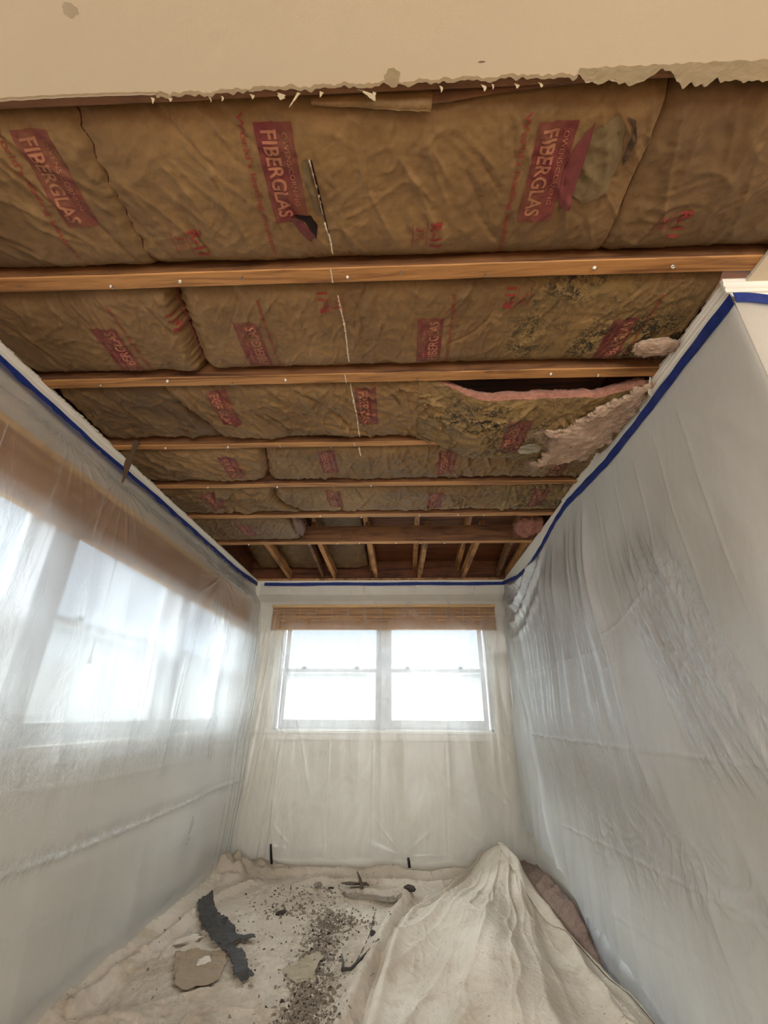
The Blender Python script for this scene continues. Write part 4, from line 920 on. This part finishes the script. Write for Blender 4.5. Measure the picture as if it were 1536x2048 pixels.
def left_fn(U, V):
    y = .45+(4.50-.45)*U; zt = tapeL(y)-.004; zb = .035+.015*perlin(y*3, y*0, 4); z = zt+(zb-zt)*V
    d = smoothdp(z, [(2.42, .012), (2.32, .030), (2.215, .085), (2.16, .085), (1.95, .082), (1.6, .085), (1.0, .085), (.5, .10), (0, .085)])
    k = sstep(2.38, 2.1, z); s_ = y-.16*(z-2.2)*np.sin(y*2.3)
    w = .020*pleat(s_, 1.6, 3)+.005*pleat(s_+.02*perlin(y*2, z*2, 7), 4.2, 4)
    w = w*k*(.25+.75*sstep(2.0, 1.6, z))*(.3+.7*sstep(.7, 1.3, z))+.016*fbm(y*1.2, z*.8, 1.6, 9, 2)*k
    # radiating pleats around staples on the blind
    for (yc, zc) in ((1.62, 2.36), (3.45, 2.2), (2.0, 2.3)):
        a = np.arctan2(z-zc, y-yc); rr_ = np.hypot(y-yc, z-zc); w = w+.005*np.clip(np.cos(a*22), 0, 1)**3*np.exp(-((rr_-.2)/.16)**2)
    # packing creases
    for zc, am in ((.640, .010), (.42, .004), (1.16, .004), (.90, .003)):
        w = w+am*np.exp(-np.abs(z-zc-.02*np.sin(y*1.7)-.006*perlin(y*14, z*0, 3))/.010)*(.4+.6*np.abs(perlin(y*12, z*30, 6)))
    w = w+.002*ridged(y, z*.5, 7, 14, 3, .5, 3, 1.0)*bump(z, 1.0, .12)
    # gather into the far corner
    cn = sstep(3.9, 4.5, y); d = d+.035*cn*sstep(2.35, 1.2, z)
    w = w+.018*cn*pleat(y-.12*z, 14, 8, 2)*sstep(2.3, 1.6, z)
    kk_ = sstep(1.55, 1.93, z); w = w*(1-kk_)+kk_*(np.maximum(w, 0)+.012*sstep(2.32, 2.23, z))
    return XL+np.maximum(d+w, .0125), y, z, .7*bump(z, 1.0, .14)+.5*np.clip(fbm(y*1.2, z*.6, 2.0, 92, 2), 0, 1)*sstep(.9, 1.2, z)*sstep(2.0, 1.8, z)+.8*bump(z, .64, .04)
sheet('hazy plastic sheet covering the left wall, its windows and blind', 520, 260, left_fn, P_LEFT, press=lambda z: sstep(1.90, 1.99, z))
def back_fn(U, V):
    x = XL+.05+(XR-.03-XL-.05)*U; zt = 2.432; zb = .10+.02*perlin(x*4, x*0, 3); z = zt+(zb-zt)*V
    d = smoothdp(z, [(2.44, .012), (2.3, .03), (2.215, .088), (2.15, .088), (1.95, .085), (1.5, .08), (1.05, .075), (.6, .09), (0, .12)])
    k = sstep(2.43, 2.1, z); s_ = x+.12*(z-2.2)*np.where(x < -.9, -.8, .1)
    edge = sstep(-.9, -1.3, x)
    w = .020*edge*pleat(s_, 11, 21, 2.2)+.010*pleat(x+.1*(z-1), 1.7, 22)+.004*pleat(x, 5, 23)
    w = w*k*(.3+.7*sstep(2.1, 1.4, z))
    for xc, am in ((-.66, .006), (-.27, .004), (.36, .004)): w = w+am*np.exp(-np.abs(x-xc)/.005)*sstep(1.0, .9, z)
    for (xc, zc) in ((-.92, .16), (-.02, .13), (.95, .45)):
        a = np.arctan2(z-zc, x-xc); rr_ = np.hypot(x-xc, z-zc); w = w+.003*np.clip(np.cos(a*11+xc*9+perlin(a*3,a*0,5)*2), 0, 1)**3*np.exp(-((rr_-.16)/.13)**2)*(z > zc)
    # long diagonal fold at the left
    dg = x-(-1.12+.30*(1.55-z)); w = w+.016*np.exp(-np.abs(dg)/.014)*sstep(1.95, 1.7, z)*sstep(.55, .75, z)
    dg = x-(-1.20+.05*(2.0-z)); w = w+.014*np.exp(-np.abs(dg)/.012)*sstep(2.1, 1.9, z)
    w = w+.010*fbm(x, z*.7, 1.8, 24, 2)*k
    d = d+.05*sstep(XR-.25, XR, x)*sstep(2.3, 1.2, z)+.05*sstep(XL+.3, XL+.05, x)*sstep(2.3, 1.5, z)
    kk_ = sstep(1.70, 1.93, z); w = w*(1-kk_)+kk_*(np.maximum(w, 0)+.024*sstep(2.32, 2.23, z))
    return x, YB-np.maximum(d+w, .0125), z
sheet('thin clear plastic sheet hanging over the far wall and window', 360, 300, back_fn, P_BACK, press=lambda z: .85*sstep(1.72, 2.2, z))
def right_fn(U, V):
    y = YR-.008+(4.55-YR+.008)*U; zt = tapeR(y)-.006; zb = np.interp(y, [3.1, 3.38, 3.65, 4.5], [.045, .20, .31, .34]); z = zt+(zb-zt)*V
    dtop = zt-z
    d = .013+.030*sstep(0, .5, dtop)+.02*sstep(.4, 2, dtop)
    sl_ = .08+.36*sstep(2.45, 2.0, y); s_ = y-sl_*(z-1.2)-.5
    n0 = sstep(1.0, 1.35, s_)*sstep(1.0, .6, s_)          # unused envelope
    g1 = sstep(1.62, 1.8, s_)*sstep(3.5, 3.2, s_)        # far group of pleats
    g2 = sstep(.80, 1.0, s_)*sstep(1.45, 1.28, s_)*sstep(2.0, 1.7, z)*sstep(.9, 1.1, z)
    g3 = .25
    wob = .05*perlin(y*1.5, z*2.2, 31)
    w = (.034*pleat(s_+wob, 3.4, 33, 1.3)+.014*pleat(s_+wob*.6, 8, 34, 1.4)+.002*pleat(s_+wob*.4, 24, 35, 2))*g1*sstep(0, .4, dtop)*(.06+.94*sstep(.75, 1.2, z))
    w = w+(.012*pleat(s_+wob, 8, 36, 1.8)+.004*pleat(s_, 19, 37, 1.8)+.008*ridged(s_*2, z, 9, 38, 3, .5, 2.5, 1.)*.4)*g2
    w = w+.006*pleat(s_, 3, 39)*sstep(.1, .6, dtop)+.018*fbm(y, z, 1.3, 40, 2)*sstep(0, .5, dtop)
    # swag gathered under the dipping tape near the far corner
    r0 = np.hypot((y-3.95)*.75, z-2.62); env = sstep(3.0, 3.35, y)*sstep(4.56, 4.35, y)*bump(r0, .50, .26)*sstep(0, .05, dtop)
    w = w+env*(.06*(.5+.5*np.sin(r0*40+1.6*perlin(y*2.2, z*2.2, 41)))**1.8+.006*ridged(y, z, 9, 42, 2, .5, 2.5, 1))
    # big diagonal fold edge to the floor
    dg = y-(4.53-.54*(2.015-z)); w = w+.030*np.exp(-np.abs(dg)/.022)*sstep(2.2, 2.0, z)+.02*sstep(-.02, .25, dg)*sstep(1.9, 1.2, z)
    # packing creases
    for zc, sl, y0_, y1_, am in ((1.045, .0, 1.1, 4.0, .007), (.60, -.06, 1.6, 3.4, .010), (1.48, 0, 2.3, 4.1, .005), (1.50, -.25, 1.7, 2.5, .006), (.34, -.1, 1.5, 2.8, .006), (.40, -.08, 1.5, 2.6, .005)):
        w = w+am*np.exp(-np.abs(z-zc-sl*(y-2.5)-.008*perlin(y*9, z*0, 43))/.006)*sstep(y0_-.1, y0_+.1, y)*sstep(y1_+.1, y1_-.1, y)*(.35+.65*np.abs(perlin(y*8, z*9, 44)))
    for q in (1.42, 1.60, 1.78, 1.98, 2.2, 2.45): w = w+.0035*np.exp(-np.abs(y-q-.10*(z-2.2))/.006)*sstep(.05, .2, dtop)*sstep(1.3, 1.6, z)
    w = w+.006*ridged(y, z, 7, 45, 3, .5, 3, 1.2)*bump(z, .62-.06*(y-2.5), .16)*sstep(3.2, 2.6, y)
    x = XR-np.maximum((d+w)*(.3+.7*sstep(YR, YR+.3, y)), .0125)
    return x, y, z, g1*sstep(.1, .5, dtop)*sstep(.5, .9, z)+g2*1.2+env*1.5+.4*bump(z, .62-.06*(y-2.5), .12)*sstep(3.2, 2.6, y)
sheet('milky plastic sheet draped in glossy pleats down the right wall', 640, 340, right_fn, P_RIGHT)
def ret_fn(U, V):
    x = XR-.016+(2.9-XR)*U; zt = 2.365+0*x; z = zt+(.05-zt)*V
    d = .014+(.03*sstep(0, .5, zt-z)+.02*pleat(x+.2*z, 3, 51)*sstep(0, .4, zt-z))*sstep(XR, XR+.3, x); return x, YR-d, z
sheet('plastic sheet on the wall facing the camera right of the protruding corner', 160, 120, ret_fn, P_RIGHT)
# gathered hem of the right sheet lying along the floor
pts = smooth_poly([(1.03, 3.55, .26), (1.02, 3.35, .20), (1.0, 3.12, .13), (.995, 2.95, .10), (1.0, 2.70, .10), (1.02, 2.40, .07), (1.03, 1.9, .05)], 90)
V = []
for i, p in enumerate(pts):
    t = i/89; w_ = .02+.10*math.sin(min(1, t*1.8)*math.pi/2)
    for j in range(14):
        a = j/13*math.pi*1.25-.3; rr_ = w_*(1+.3*float(perlin(i*.12, j*.5, 7))); V.append((p[0]+.04-math.sin(a)*rr_*.55, p[1]+.01*float(perlin(i*.2, j*.3, 9)), p[2]-.01+math.cos(a)*rr_*.75+.012*float(perlin(i*.25, j*.8, 8))))
V = np.array(V); V[:, 2] = np.maximum(V[:, 2], .02); V[:, 0] = np.minimum(V[:, 0], XR-.014)
tag(obj('plastic_hem', V, gridfaces(90, 14), P_HEM, None, True), 'bunched shiny plastic hem beside the brown insulation on the floor', 'plastic sheeting')

# ------------------------------------------------------------------ drop cloths
foldline = [(.02, 3.86), (-.02, 3.72), (-.10, 3.40), (-.14, 3.16), (-.20, 2.80), (-.245, 2.56), (-.30, 1.8)]
c1cr = Creases(420, -1.5, .4, 1.6, 4.5, 77, ang=(0, math.pi), L=(.03, .13), w=(.003, .008), a=(.004, .009), curv=4, neg=.9)
c1big = Creases(26, -1.45, .2, 2.0, 4.4, 78, ang=(-.6, .6), L=(.15, .5), w=(.008, .018), a=(.012, .024), curv=.8, neg=1.1)
def H1(x, y):
    z = .014+.010*(fbm(x, y, 2.2, 60, 3)+.3)+.009*ridged(x, y, 7, 61, 4, .55, 3, 1.)+np.abs(c1cr(x, y))+np.abs(c1big(x, y))*.8
    # long folds parallel to the far wall
    for yc, x0_, x1_, am, w in ((4.36, -1.2, .8, .060, .040), (4.17, -.75, .7, .045, .026), (3.98, -.9, .4, .026, .024), (3.80, -.5, .1, .020, .018), (4.46, -1.1, .2, .03, .03)):
        z = z+am*np.exp(-((y-yc-.05*perlin(x*1.6, x*0+yc, 62)-.02*perlin(x*6, x*0+yc, 63))/w)**2)*sstep(x0_-.1, x0_+.1, x)*sstep(x1_+.15, x1_-.1, x)*(.8+.4*perlin(x*3, x*0+yc, 64))
    # bunched corner
    z = z+.13*bump(x, -1.34, .12)*bump(y, 4.30, .17)*(1+.8*perlin(x*11, y*11, 65))+.07*bump(x, -1.12, .13)*bump(y, 4.44, .08)*(1+.7*perlin(x*13, y*13, 66))
    z = z+.05*sstep(-1.36, -1.47, x)*(1+.5*perlin(x*0, y*4, 67))*sstep(2.0, 2.6, y)
    d, t = pdist(x, y, [(-1.40, 2.5), (-1.36, 3.0), (-1.33, 3.5), (-1.30, 3.75), (-1.24, 3.95), (-1.10, 4.15)]); z = z+.034*np.exp(-(d/.030)**2)
    d, t = pdist(x, y, foldline); z = z+.055*np.exp(-(d/.045)**2)
    return np.maximum(z, .004)
def dirt1(x, y):
    return np.clip(.10+.9*bump(x, -.45, .14)*bump(y, 3.30, .35)+.9*bump(x, -.42, .14)*bump(y, 2.7, .3)+.5*bump(x, -.5, .3)*bump(y, 3.8, .22)+.35*sstep(2.9, 2.4, y)*bump(x, -.9, .5)+.3*bump(x, -.7, .4)*bump(y, 3.1, .3), 0, 1)
nx, ny = 330, 400; X, Y = np.meshgrid(np.linspace(-1.50, .62, nx), np.linspace(1.2, 4.50, ny), indexing='ij')
Yr = Y+.03*perlin(X*5, X*0, 70)*sstep(4.3, 4.5, Y); V = np.stack([X, Yr, H1(X, Yr)], -1).reshape(-1, 3)
main = obj('drop_cloth', V, gridfaces(nx, ny), m_cloth, None, True, attrs={'dirt': dirt1(V[:, 0], V[:, 1]), 'mold': 0*V[:, 0]})
tag(main, 'dirty canvas drop cloth spread over the floor, strewn with debris', 'drop cloth', 'canvas drop cloths on the floor')
# second cloth: polar patch fanning out from the apex over the insulation
AP = np.array([.735, 4.24])
hem = smooth_poly([(.735, 4.30), (.80, 3.88), (.87, 3.55), (.935, 3.22), (1.00, 2.92), (1.045, 2.63), (1.05, 2.2), (1.05, 1.3)], 300)
lef = smooth_poly([(.62, 4.42), (.42, 4.12), (.27, 3.92), (.17, 3.80), (.02, 3.62), (-.07, 3.30), (-.12, 3.0), (-.17, 2.6), (-.22, 2.0), (-.25, 1.3)], 300)
def H2(x, y, U, V):
    base = .020+.165*np.exp(-(np.hypot((x-.80)/.24, (y-4.15)/.42))**2)+.10*bump(x, .72, .20)*sstep(2.9, 3.8, y)+.10*bump(x-.05*(3.3-y), .42, .18)*bump(y, 3.0, .8)
    ang = np.arctan2(x-AP[0]-.12, AP[1]+.30-y); rr_ = np.hypot(x-AP[0], AP[1]+.1-y)
    f_ = .050*pleat(ang+.04*perlin(x*2, y*2, 81), 3.6, 82, 1.2)+.022*pleat(ang+.03*perlin(x*3, y*3, 86), 8, 83, 1.4)
    fin = .014*pleat(ang+.02*perlin(x*4, y*4, 87), 5.3, 88, 7)+.009*pleat(ang+.02*perlin(x*4, y*4, 89), 10, 90, 7)
    z = base+(f_+fin)*sstep(.15, .6, rr_)*(1.0)*sstep(0, .06, U)*sstep(0, .08, 1-U)
    z = z+.012*fbm(x, y, 3, 84, 2)+.0022*ridged(x, y, 9, 85, 3, .5, 3, 1.)+np.abs(c2cr(x, y))
    z = z+.03*np.exp(-((U-.035)/.03)**2)*sstep(0, .02, U)
    return np.maximum(z*sstep(-.02, .03, U), .012)
c2cr = Creases(70, -.2, 1.0, 1.8, 4.3, 79, ang=(1.0, 2.2), L=(.06, .22), w=(.003, .008), a=(.003, .007), curv=1.5, neg=1)
nu, nv = 260, 300; U, Vv = np.meshgrid(np.linspace(0, 1, nu), np.linspace(0, 1, nv), indexing='ij')
idx = np.arange(nv); Lf = lef[idx][None]; Hm = hem[idx][None]; X = Lf[..., 0]*(1-U)+Hm[..., 0]*U; Y = Lf[..., 1]*(1-U)+Hm[..., 1]*U
Z = H2(X, Y, U, Vv); Z1 = H1(X, Y); Z = np.maximum(Z, Z1*(X < .6)+.006)
Z[0, :] = H1(X[0], Y[0])+.002; Z[1, :] = np.maximum(Z[1, :], H1(X[1], Y[1])+.006)
V = np.stack([X, Y, Z], -1).reshape(-1, 3)
c2 = obj('drop_cloth', V, gridfaces(nu, nv, True), m_cloth2, None, True, attrs={'dirt': .08+0*V[:, 0], 'mold': 0*V[:, 0]})
tag(c2, 'paler canvas drop cloth fanned in deep folds over the right side', 'drop cloth', 'canvas drop cloths on the floor')
md = c2.modifiers.new('thick', 'SOLIDIFY'); md.thickness = .002; md.offset = -1
# folded hem band
HB = []; hz = Z[-1]; nn = 300; kk = 9
for i in range(nn):
    wd = .10*sstep(0, .1, i/nn)*(1-.75*sstep(.25, .62, i/nn)); 
    for j in range(kk):
        s_ = j/(kk-1); ii = max(0, int((1-s_*wd/ .5)*(nu-1))); HB.append((X[ii, i]+.004*(1-s_), Y[ii, i], Z[ii, i]+.006+.006*math.sin(s_*math.pi)))
hb = obj('folded_hem', HB, gridfaces(nn, kk, False), m_cloth2, c2, True, attrs={'dirt': np.zeros(nn*kk), 'mold': np.zeros(nn*kk)}); md = hb.modifiers.new('thick', 'SOLIDIFY'); md.thickness = .003; md.offset = 0

# insulation pulled down and heaped under the cloth
def pile_z(x, y): return 0*x
outl = [(.70, 4.36), (.80, 4.40), (.95, 4.36), (1.04, 4.1), (1.048, 3.6), (1.048, 3.15), (1.0, 2.95), (.93, 3.0), (.86, 3.35), (.78, 3.7), (.70, 4.1)]
P = np.array(outl); cell = .010; gx, gy = np.meshgrid(np.arange(.62, 1.05, cell), np.arange(2.85, 4.46, cell), indexing='ij')
dd, _ = pdist(gx.ravel(), gy.ravel(), outl+[outl[0]]); dd = dd.reshape(gx.shape); ins = np.zeros(gx.shape, bool); j = len(P)-1
for i in range(len(P)):
    xi, yi = P[i]; xj, yj = P[j]; ins ^= ((yi > gy) != (yj > gy)) & (gx < (xj-xi)*(gy-yi)/(yj-yi+1e-12)+xi); j = i
sd = np.where(ins, dd, -dd); hgt = np.interp(gy, [2.95, 3.35, 3.8, 4.1, 4.4], [.07, .19, .20, .18, .14]); Zp = hgt*np.sqrt(np.clip(sd/.07, 0, 1))+.016*fbm(gx, gy, 11, 90, 4, .6)*(sd > 0)-.012*ridged(gx, gy, 6, 91, 2)
Zp = np.where(sd > 0, np.maximum(Zp, .004), .002)
pv = np.stack([gx, gy, Zp], -1).reshape(-1, 3); pf = [f_ for f_ in gridfaces(*gx.shape).tolist() if sum(sd.ravel()[k] > -.005 for k in f_) >= 4]
pile = obj('fallen_insulation', pv, pf, m_brownfg, None, True); tag(pile, 'heap of dusty pink brown insulation between drop cloth and right wall', 'insulation batt')

# ------------------------------------------------------------------ debris on the cloth
def hz1(x, y): return float(H1(np.array([x], float), np.array([y], float))[0])
def flatpiece(name, label, cat, outline, m, th=.003, lift=.004, seed=0, curl=.0, group=None, jag=.004, cell=.008, wav=.004):
    V, F_ = None, None
    P = []
    for (a, b) in zip(outline, outline[1:]+outline[:1]):
        n = max(1, int(math.hypot(b[0]-a[0], b[1]-a[1])/cell))
        for i in range(n): t = i/n; P.append((a[0]+(b[0]-a[0])*t, a[1]+(b[1]-a[1])*t))
    P = [(x+jag*float(perlin(x*50, y*50, seed+1)), y+jag*float(perlin(x*50+9, y*50, seed+2))) for x, y in P]
    bm = bmesh.new(); vs = [bm.verts.new((x, y, 0)) for x, y in P]; f_ = bm.faces.new(vs); bmesh.ops.triangulate(bm, faces=[f_])
    xs_ = [p[0] for p in P]; ys_ = [p[1] for p in P]
    for ax, a, b in ((0, min(xs_), max(xs_)), (1, min(ys_), max(ys_))):
        q = a+.02
        while q < b:
            bmesh.ops.bisect_plane(bm, geom=list(bm.verts)+list(bm.edges)+list(bm.faces), plane_co=(q, 0, 0) if ax == 0 else (0, q, 0), plane_no=(1, 0, 0) if ax == 0 else (0, 1, 0)); q += .02
    bm.verts.index_update(); v2 = np.array([(p.co.x, p.co.y) for p in bm.verts]); fs = [[p.index for p in g.verts] for g in bm.faces]; bnd = [(e_.verts[0].index, e_.verts[1].index) for e_ in bm.edges if len(e_.link_faces) == 1]; bm.free()
    z = H1(v2[:, 0], v2[:, 1]); cx, cyy = v2.mean(0)
    base = np.maximum(z, z.mean()-.004); z = base+lift+wav*perlin(v2[:, 0]*18, v2[:, 1]*18, seed+3)+wav+curl*np.hypot(v2[:, 0]-cx, v2[:, 1]-cyy)**2*20
    top = np.column_stack([v2, z+th]); bot = np.column_stack([v2, z]); N = len(v2); F_ = fs+[[i+N for i in g[::-1]] for g in fs]+[[a, b, b+N, a+N] for a, b in bnd]
    o = obj(name, np.concatenate([top, bot]), F_, m); tag(o, label, cat, group); return o
tarp = [(-1.375, 3.73), (-1.31, 3.76), (-1.265, 3.72), (-1.235, 3.64), (-1.16, 3.52), (-1.07, 3.42), (-.99, 3.32), (-.955, 3.245), (-.90, 3.245), (-.845, 3.25), (-.835, 3.20), (-.90, 3.175), (-.93, 3.14), (-.90, 3.09), (-.845, 3.05), (-.80, 2.96), (-.765, 2.87), (-.72, 2.815), (-.765, 2.765), (-.81, 2.79), (-.85, 2.90), (-.90, 3.00), (-.975, 3.08), (-1.06, 3.17), (-1.15, 3.29), (-1.20, 3.36), (-1.24, 3.44), (-1.29, 3.52), (-1.33, 3.60)]
flatpiece('tar_paper_strip', 'long torn black tar paper strip lying across the left drop cloth', 'tar paper', tarp, m_tar, .004, .006, 5, jag=.010, wav=.010)
flatpiece('paper_scrap', 'flat tan paper scrap with a plaster chunk on it', 'paper scrap', [(-1.20, 3.03), (-1.08, 3.06), (-.95, 3.06), (-.91, 2.98), (-.885, 2.80), (-.93, 2.74), (-1.0, 2.70), (-1.06, 2.74), (-1.13, 2.86)], m_scrapk, .002, .005, 7, jag=.008)
flatpiece('paper_scrap', 'yellowed thin paper scrap beside the dust heap', 'paper scrap', [(-.60, 2.88), (-.47, 3.10), (-.43, 3.06), (-.445, 2.90), (-.42, 2.78), (-.53, 2.80)], m_yel, .0015, .004, 9, jag=.010)
flatpiece('paper_scrap', 'long grey torn paper strip near the far edge of the debris', 'paper scrap', [(-.44, 3.86), (-.36, 3.90), (-.2, 3.88), (-.08, 3.82), (-.02, 3.75), (-.2, 3.78), (-.4, 3.81)], plain('grey torn paper', (128, 116, 100), .9, 0, .4), .002, .012, 11, jag=.006)
flatpiece('paper_scrap', 'brown folded scrap lying behind the grey torn strip', 'paper scrap', [(-.47, 4.08), (-.40, 4.12), (-.28, 4.10), (-.25, 4.02), (-.38, 3.99)], m_scrapb, .002, .02, 13)
def rock(name, label, cat, x, y, r_, m, seed, fl=.6, group=None, el=1., zz=None):
    nu, nv = 16, 10; V = []; z0 = (hz1(x, y) if zz is None else zz)+r_*fl*.7; rr = random.Random(seed); an = rr.uniform(0, 3)
    for i in range(nu):
        for j in range(nv):
            a = 2*math.pi*i/nu; b = math.pi*(j/(nv-1))-math.pi/2; X_, Y_, Z_ = math.cos(a)*math.cos(b), math.sin(a)*math.cos(b), math.sin(b)
            q = 1+.45*float(perlin(X_*1.7+seed, Y_*1.7+Z_*1.3, seed)); xx = r_*el*X_*q; yy = r_*Y_*q
            V.append((x+xx*math.cos(an)-yy*math.sin(an), y+xx*math.sin(an)+yy*math.cos(an), z0+r_*fl*Z_*q))
    fs = [[i*nv+j, ((i+1) % nu)*nv+j, ((i+1) % nu)*nv+j+1, i*nv+j+1] for i in range(nu) for j in range(nv-1)]
    o = obj(name, V, fs, m, None, False); tag(o, label, cat, group); return o
rock('plaster_chunk', 'pale plaster chunk resting on the tan paper scrap', 'plaster', -1.02, 2.96, .032, m_foam, 3, .45, el=1.2)
rock('plaster_chunk', 'crescent of crumbled pale plaster beside the black strip', 'plaster', -1.20, 3.20, .035, m_foam, 4, .4, el=2.0)
rock('debris_lump', 'brown flake curled on the cloth at far right of the debris', 'debris', .03, 3.87, .030, m_crumbd, 6, .5, el=1.5)
rock('debris_lump', 'dark oval chip left of the dust heap', 'debris', -.787, 3.59, .022, m_crumbd, 7, .5, el=1.7)
rock('debris_lump', 'round dark knob beside a thin cord line', 'debris', -.185, 3.30, .016, m_tar, 8, .9)
rock('debris_lump', 'grey stone like lump at the left of the far scatter', 'debris', -.62, 3.98, .028, m_crumb, 9, .5, el=1.3)
rock('debris_lump', 'brown lump just behind the dust heap fringe', 'debris', -.53, 4.02, .022, m_crumbd, 10, .5, el=1.5)
rock('debris_lump', 'grey flat chip above the dust heap', 'debris', -.48, 3.62, .018, m_crumb, 12, .4, el=2)
# dark upright splinter
mb = MB(); z0 = hz1(-.30, 4.0); mb.tube([(-.30, 3.98, z0+.0), (-.32, 4.0, z0+.05), (-.345, 4.02, z0+.09)], [.014, .011, .004], 6); tag(mb.build('wood_splinter', m_scrapb), 'dark bent splinter standing up among the far debris', 'splinter')
mb = MB()
z0 = hz1(-.26, 2.95); mb.tube([(-.335, 3.08, hz1(-.335, 3.08)+.008), (-.315, 2.99, hz1(-.315, 2.99)+.008), (-.31, 2.92, hz1(-.31, 2.92)+.008), (-.27, 2.92, hz1(-.27, 2.92)+.008), (-.2, 3.0, hz1(-.2, 3.0)+.008), (-.14, 3.12, hz1(-.14, 3.12)+.008)], [.003, .005, .010, .008, .006, .003], 6)
tag(mb.build('rubber_strip', m_tar), 'dark curved strip lying on the cloth near the fold', 'strip')
mb = MB(); pts = [(-.19, 3.74), (-.195, 3.55), (-.20, 3.35), (-.235, 3.1), (-.25, 3.0)]; mb.tube([(x, y, hz1(x, y)+.003) for x, y in pts], .0022, 6); tag(mb.build('thin_cord', m_tar), 'thin dark cord running down the cloth past the knob', 'cord')
mb = MB(); mb.tube([(-1.075, 4.43, .07), (-1.085, 4.435, .11), (-1.10, 4.44, .20)], [.011, .012, .009], 6); tag(mb.build('black_rod', m_black), 'short black rod standing against the plastic at the far left', 'rod', 'black rods at the far wall')
mb = MB(); mb.tube([(.04, 4.44, .06), (.035, 4.445, .10), (.03, 4.45, .125)], [.011, .012, .009], 6); tag(mb.build('black_rod', m_black), 'small black rod tip showing behind the cloth at far centre', 'rod', 'black rods at the far wall')
# crumbs nobody could count
def crumbs(label, spots, n, seed, m, rs=(.003, .010)):
    rr = np.random.RandomState(seed); V = []; F_ = []
    w = np.array([s_[4] for s_ in spots], float); w /= w.sum(); ch = rr.choice(len(spots), n, p=w)
    px = np.array([spots[c][0] for c in ch])+rr.randn(n)*np.array([spots[c][2] for c in ch]); py = np.array([spots[c][1] for c in ch])+rr.randn(n)*np.array([spots[c][3] for c in ch])
    px = np.clip(px, -1.38, .15); py = np.clip(py, 1.6, 4.2); pz = H1(px, py); 
    for i in range(n):
        r_ = rs[0]+(rs[1]-rs[0])*rr.rand()**2.5; b = [(rr.uniform(.5, 1)*math.cos(a)*r_, rr.uniform(.5, 1)*math.sin(a)*r_) for a in (0, 1.3, 2.5, 3.8, 5.1)]; k = len(V)
        h_ = r_*rr.uniform(.15, .75); tx, ty = rr.uniform(-.5, .5, 2); ox, oy = rr.uniform(-.3, .3, 2)*r_; el = rr.uniform(.5, 1.6)
        V += [(px[i]+x*el, py[i]+y/el, pz[i]-.001) for x, y in b]+[(px[i]+x*.65*el+ox, py[i]+y*.65/el+oy, pz[i]+max(.0006, h_*rr.uniform(.6, 1.2)+tx*x+ty*y)) for x, y in b]
        F_ += [[k+j, k+(j+1) % 5, k+5+(j+1) % 5, k+5+j] for j in range(5)]+[[k+5+j for j in range(5)]]
    o = obj('dust_crumbs', V, F_, m); tag(o, label, 'debris', kind='stuff')
sp = [(-.45, 3.42, .06, .10, 3), (-.46, 3.10, .05, .10, 3), (-.43, 2.72, .05, .10, 4), (-.42, 2.45, .06, .12, 4), (-.62, 3.65, .22, .12, 2), (-.35, 3.5, .1, .05, 1), (-.7, 3.95, .2, .1, 1), (-.6, 3.2, .35, .35, 1.2)]
crumbs('grey brown crumbs heaped along the middle of the drop cloth', sp, 4200, 1, m_crumb, (.002, .014))
crumbs('dark crumbs mixed through the dust heap on the cloth', sp, 1100, 2, m_crumbd, (.0015, .011))
crumbs('pale plaster flakes mixed through the dust heap', sp[:4], 500, 3, m_foam, (.002, .010))

# ------------------------------------------------------------------ loose bits at the ceiling line
V = []; prof = [(0, .006, ZC+.02), (.10, .016, 0), (.30, .010, 0), (.5, .020, 0), (.62, .018, 0), (.8, .007, 0), (1, .002, 0)]
x0, y0 = -1.395, 1.93
for (t, w_, _) in prof:
    w_ *= 1.7; z = ZC+.02-.27*t; x = x0+.004*math.sin(t*9); V += [(x-w_/2, y0-.02*t, z), (x+w_/2, y0+.006-.02*t, z+.004)]
n = len(V); V += [(a+.001, b+.003, c) for a, b, c in V]; fs = []
for k in range(len(prof)-1): a = 2*k; fs += [[a, a+1, a+3, a+2], [n+a+1, n+a, n+a+2, n+a+3], [a+1, n+a+1, n+a+3, a+3], [n+a, a, a+2, n+a+2]]
tag(obj('dangling_strip', V, fs, m_kraftdark), 'dark torn paper strip dangling over the left blue tape', 'paper strip')
V = [(1.045, 1.50, ZC-.005), (1.062, 1.53, ZC-.005), (1.058, 1.545, ZC-.075), (1.035, 1.525, ZC-.07), (1.05, 1.50, ZC-.005), (1.067, 1.53, ZC-.005), (1.063, 1.545, ZC-.075), (1.040, 1.525, ZC-.07)]
tag(obj('plaster_shard', V, [[0, 1, 2, 3], [7, 6, 5, 4], [0, 4, 5, 1], [1, 5, 6, 2], [2, 6, 7, 3], [3, 7, 4, 0]], m_gyps), 'cream plaster shard dangling over the right blue tape', 'plaster')
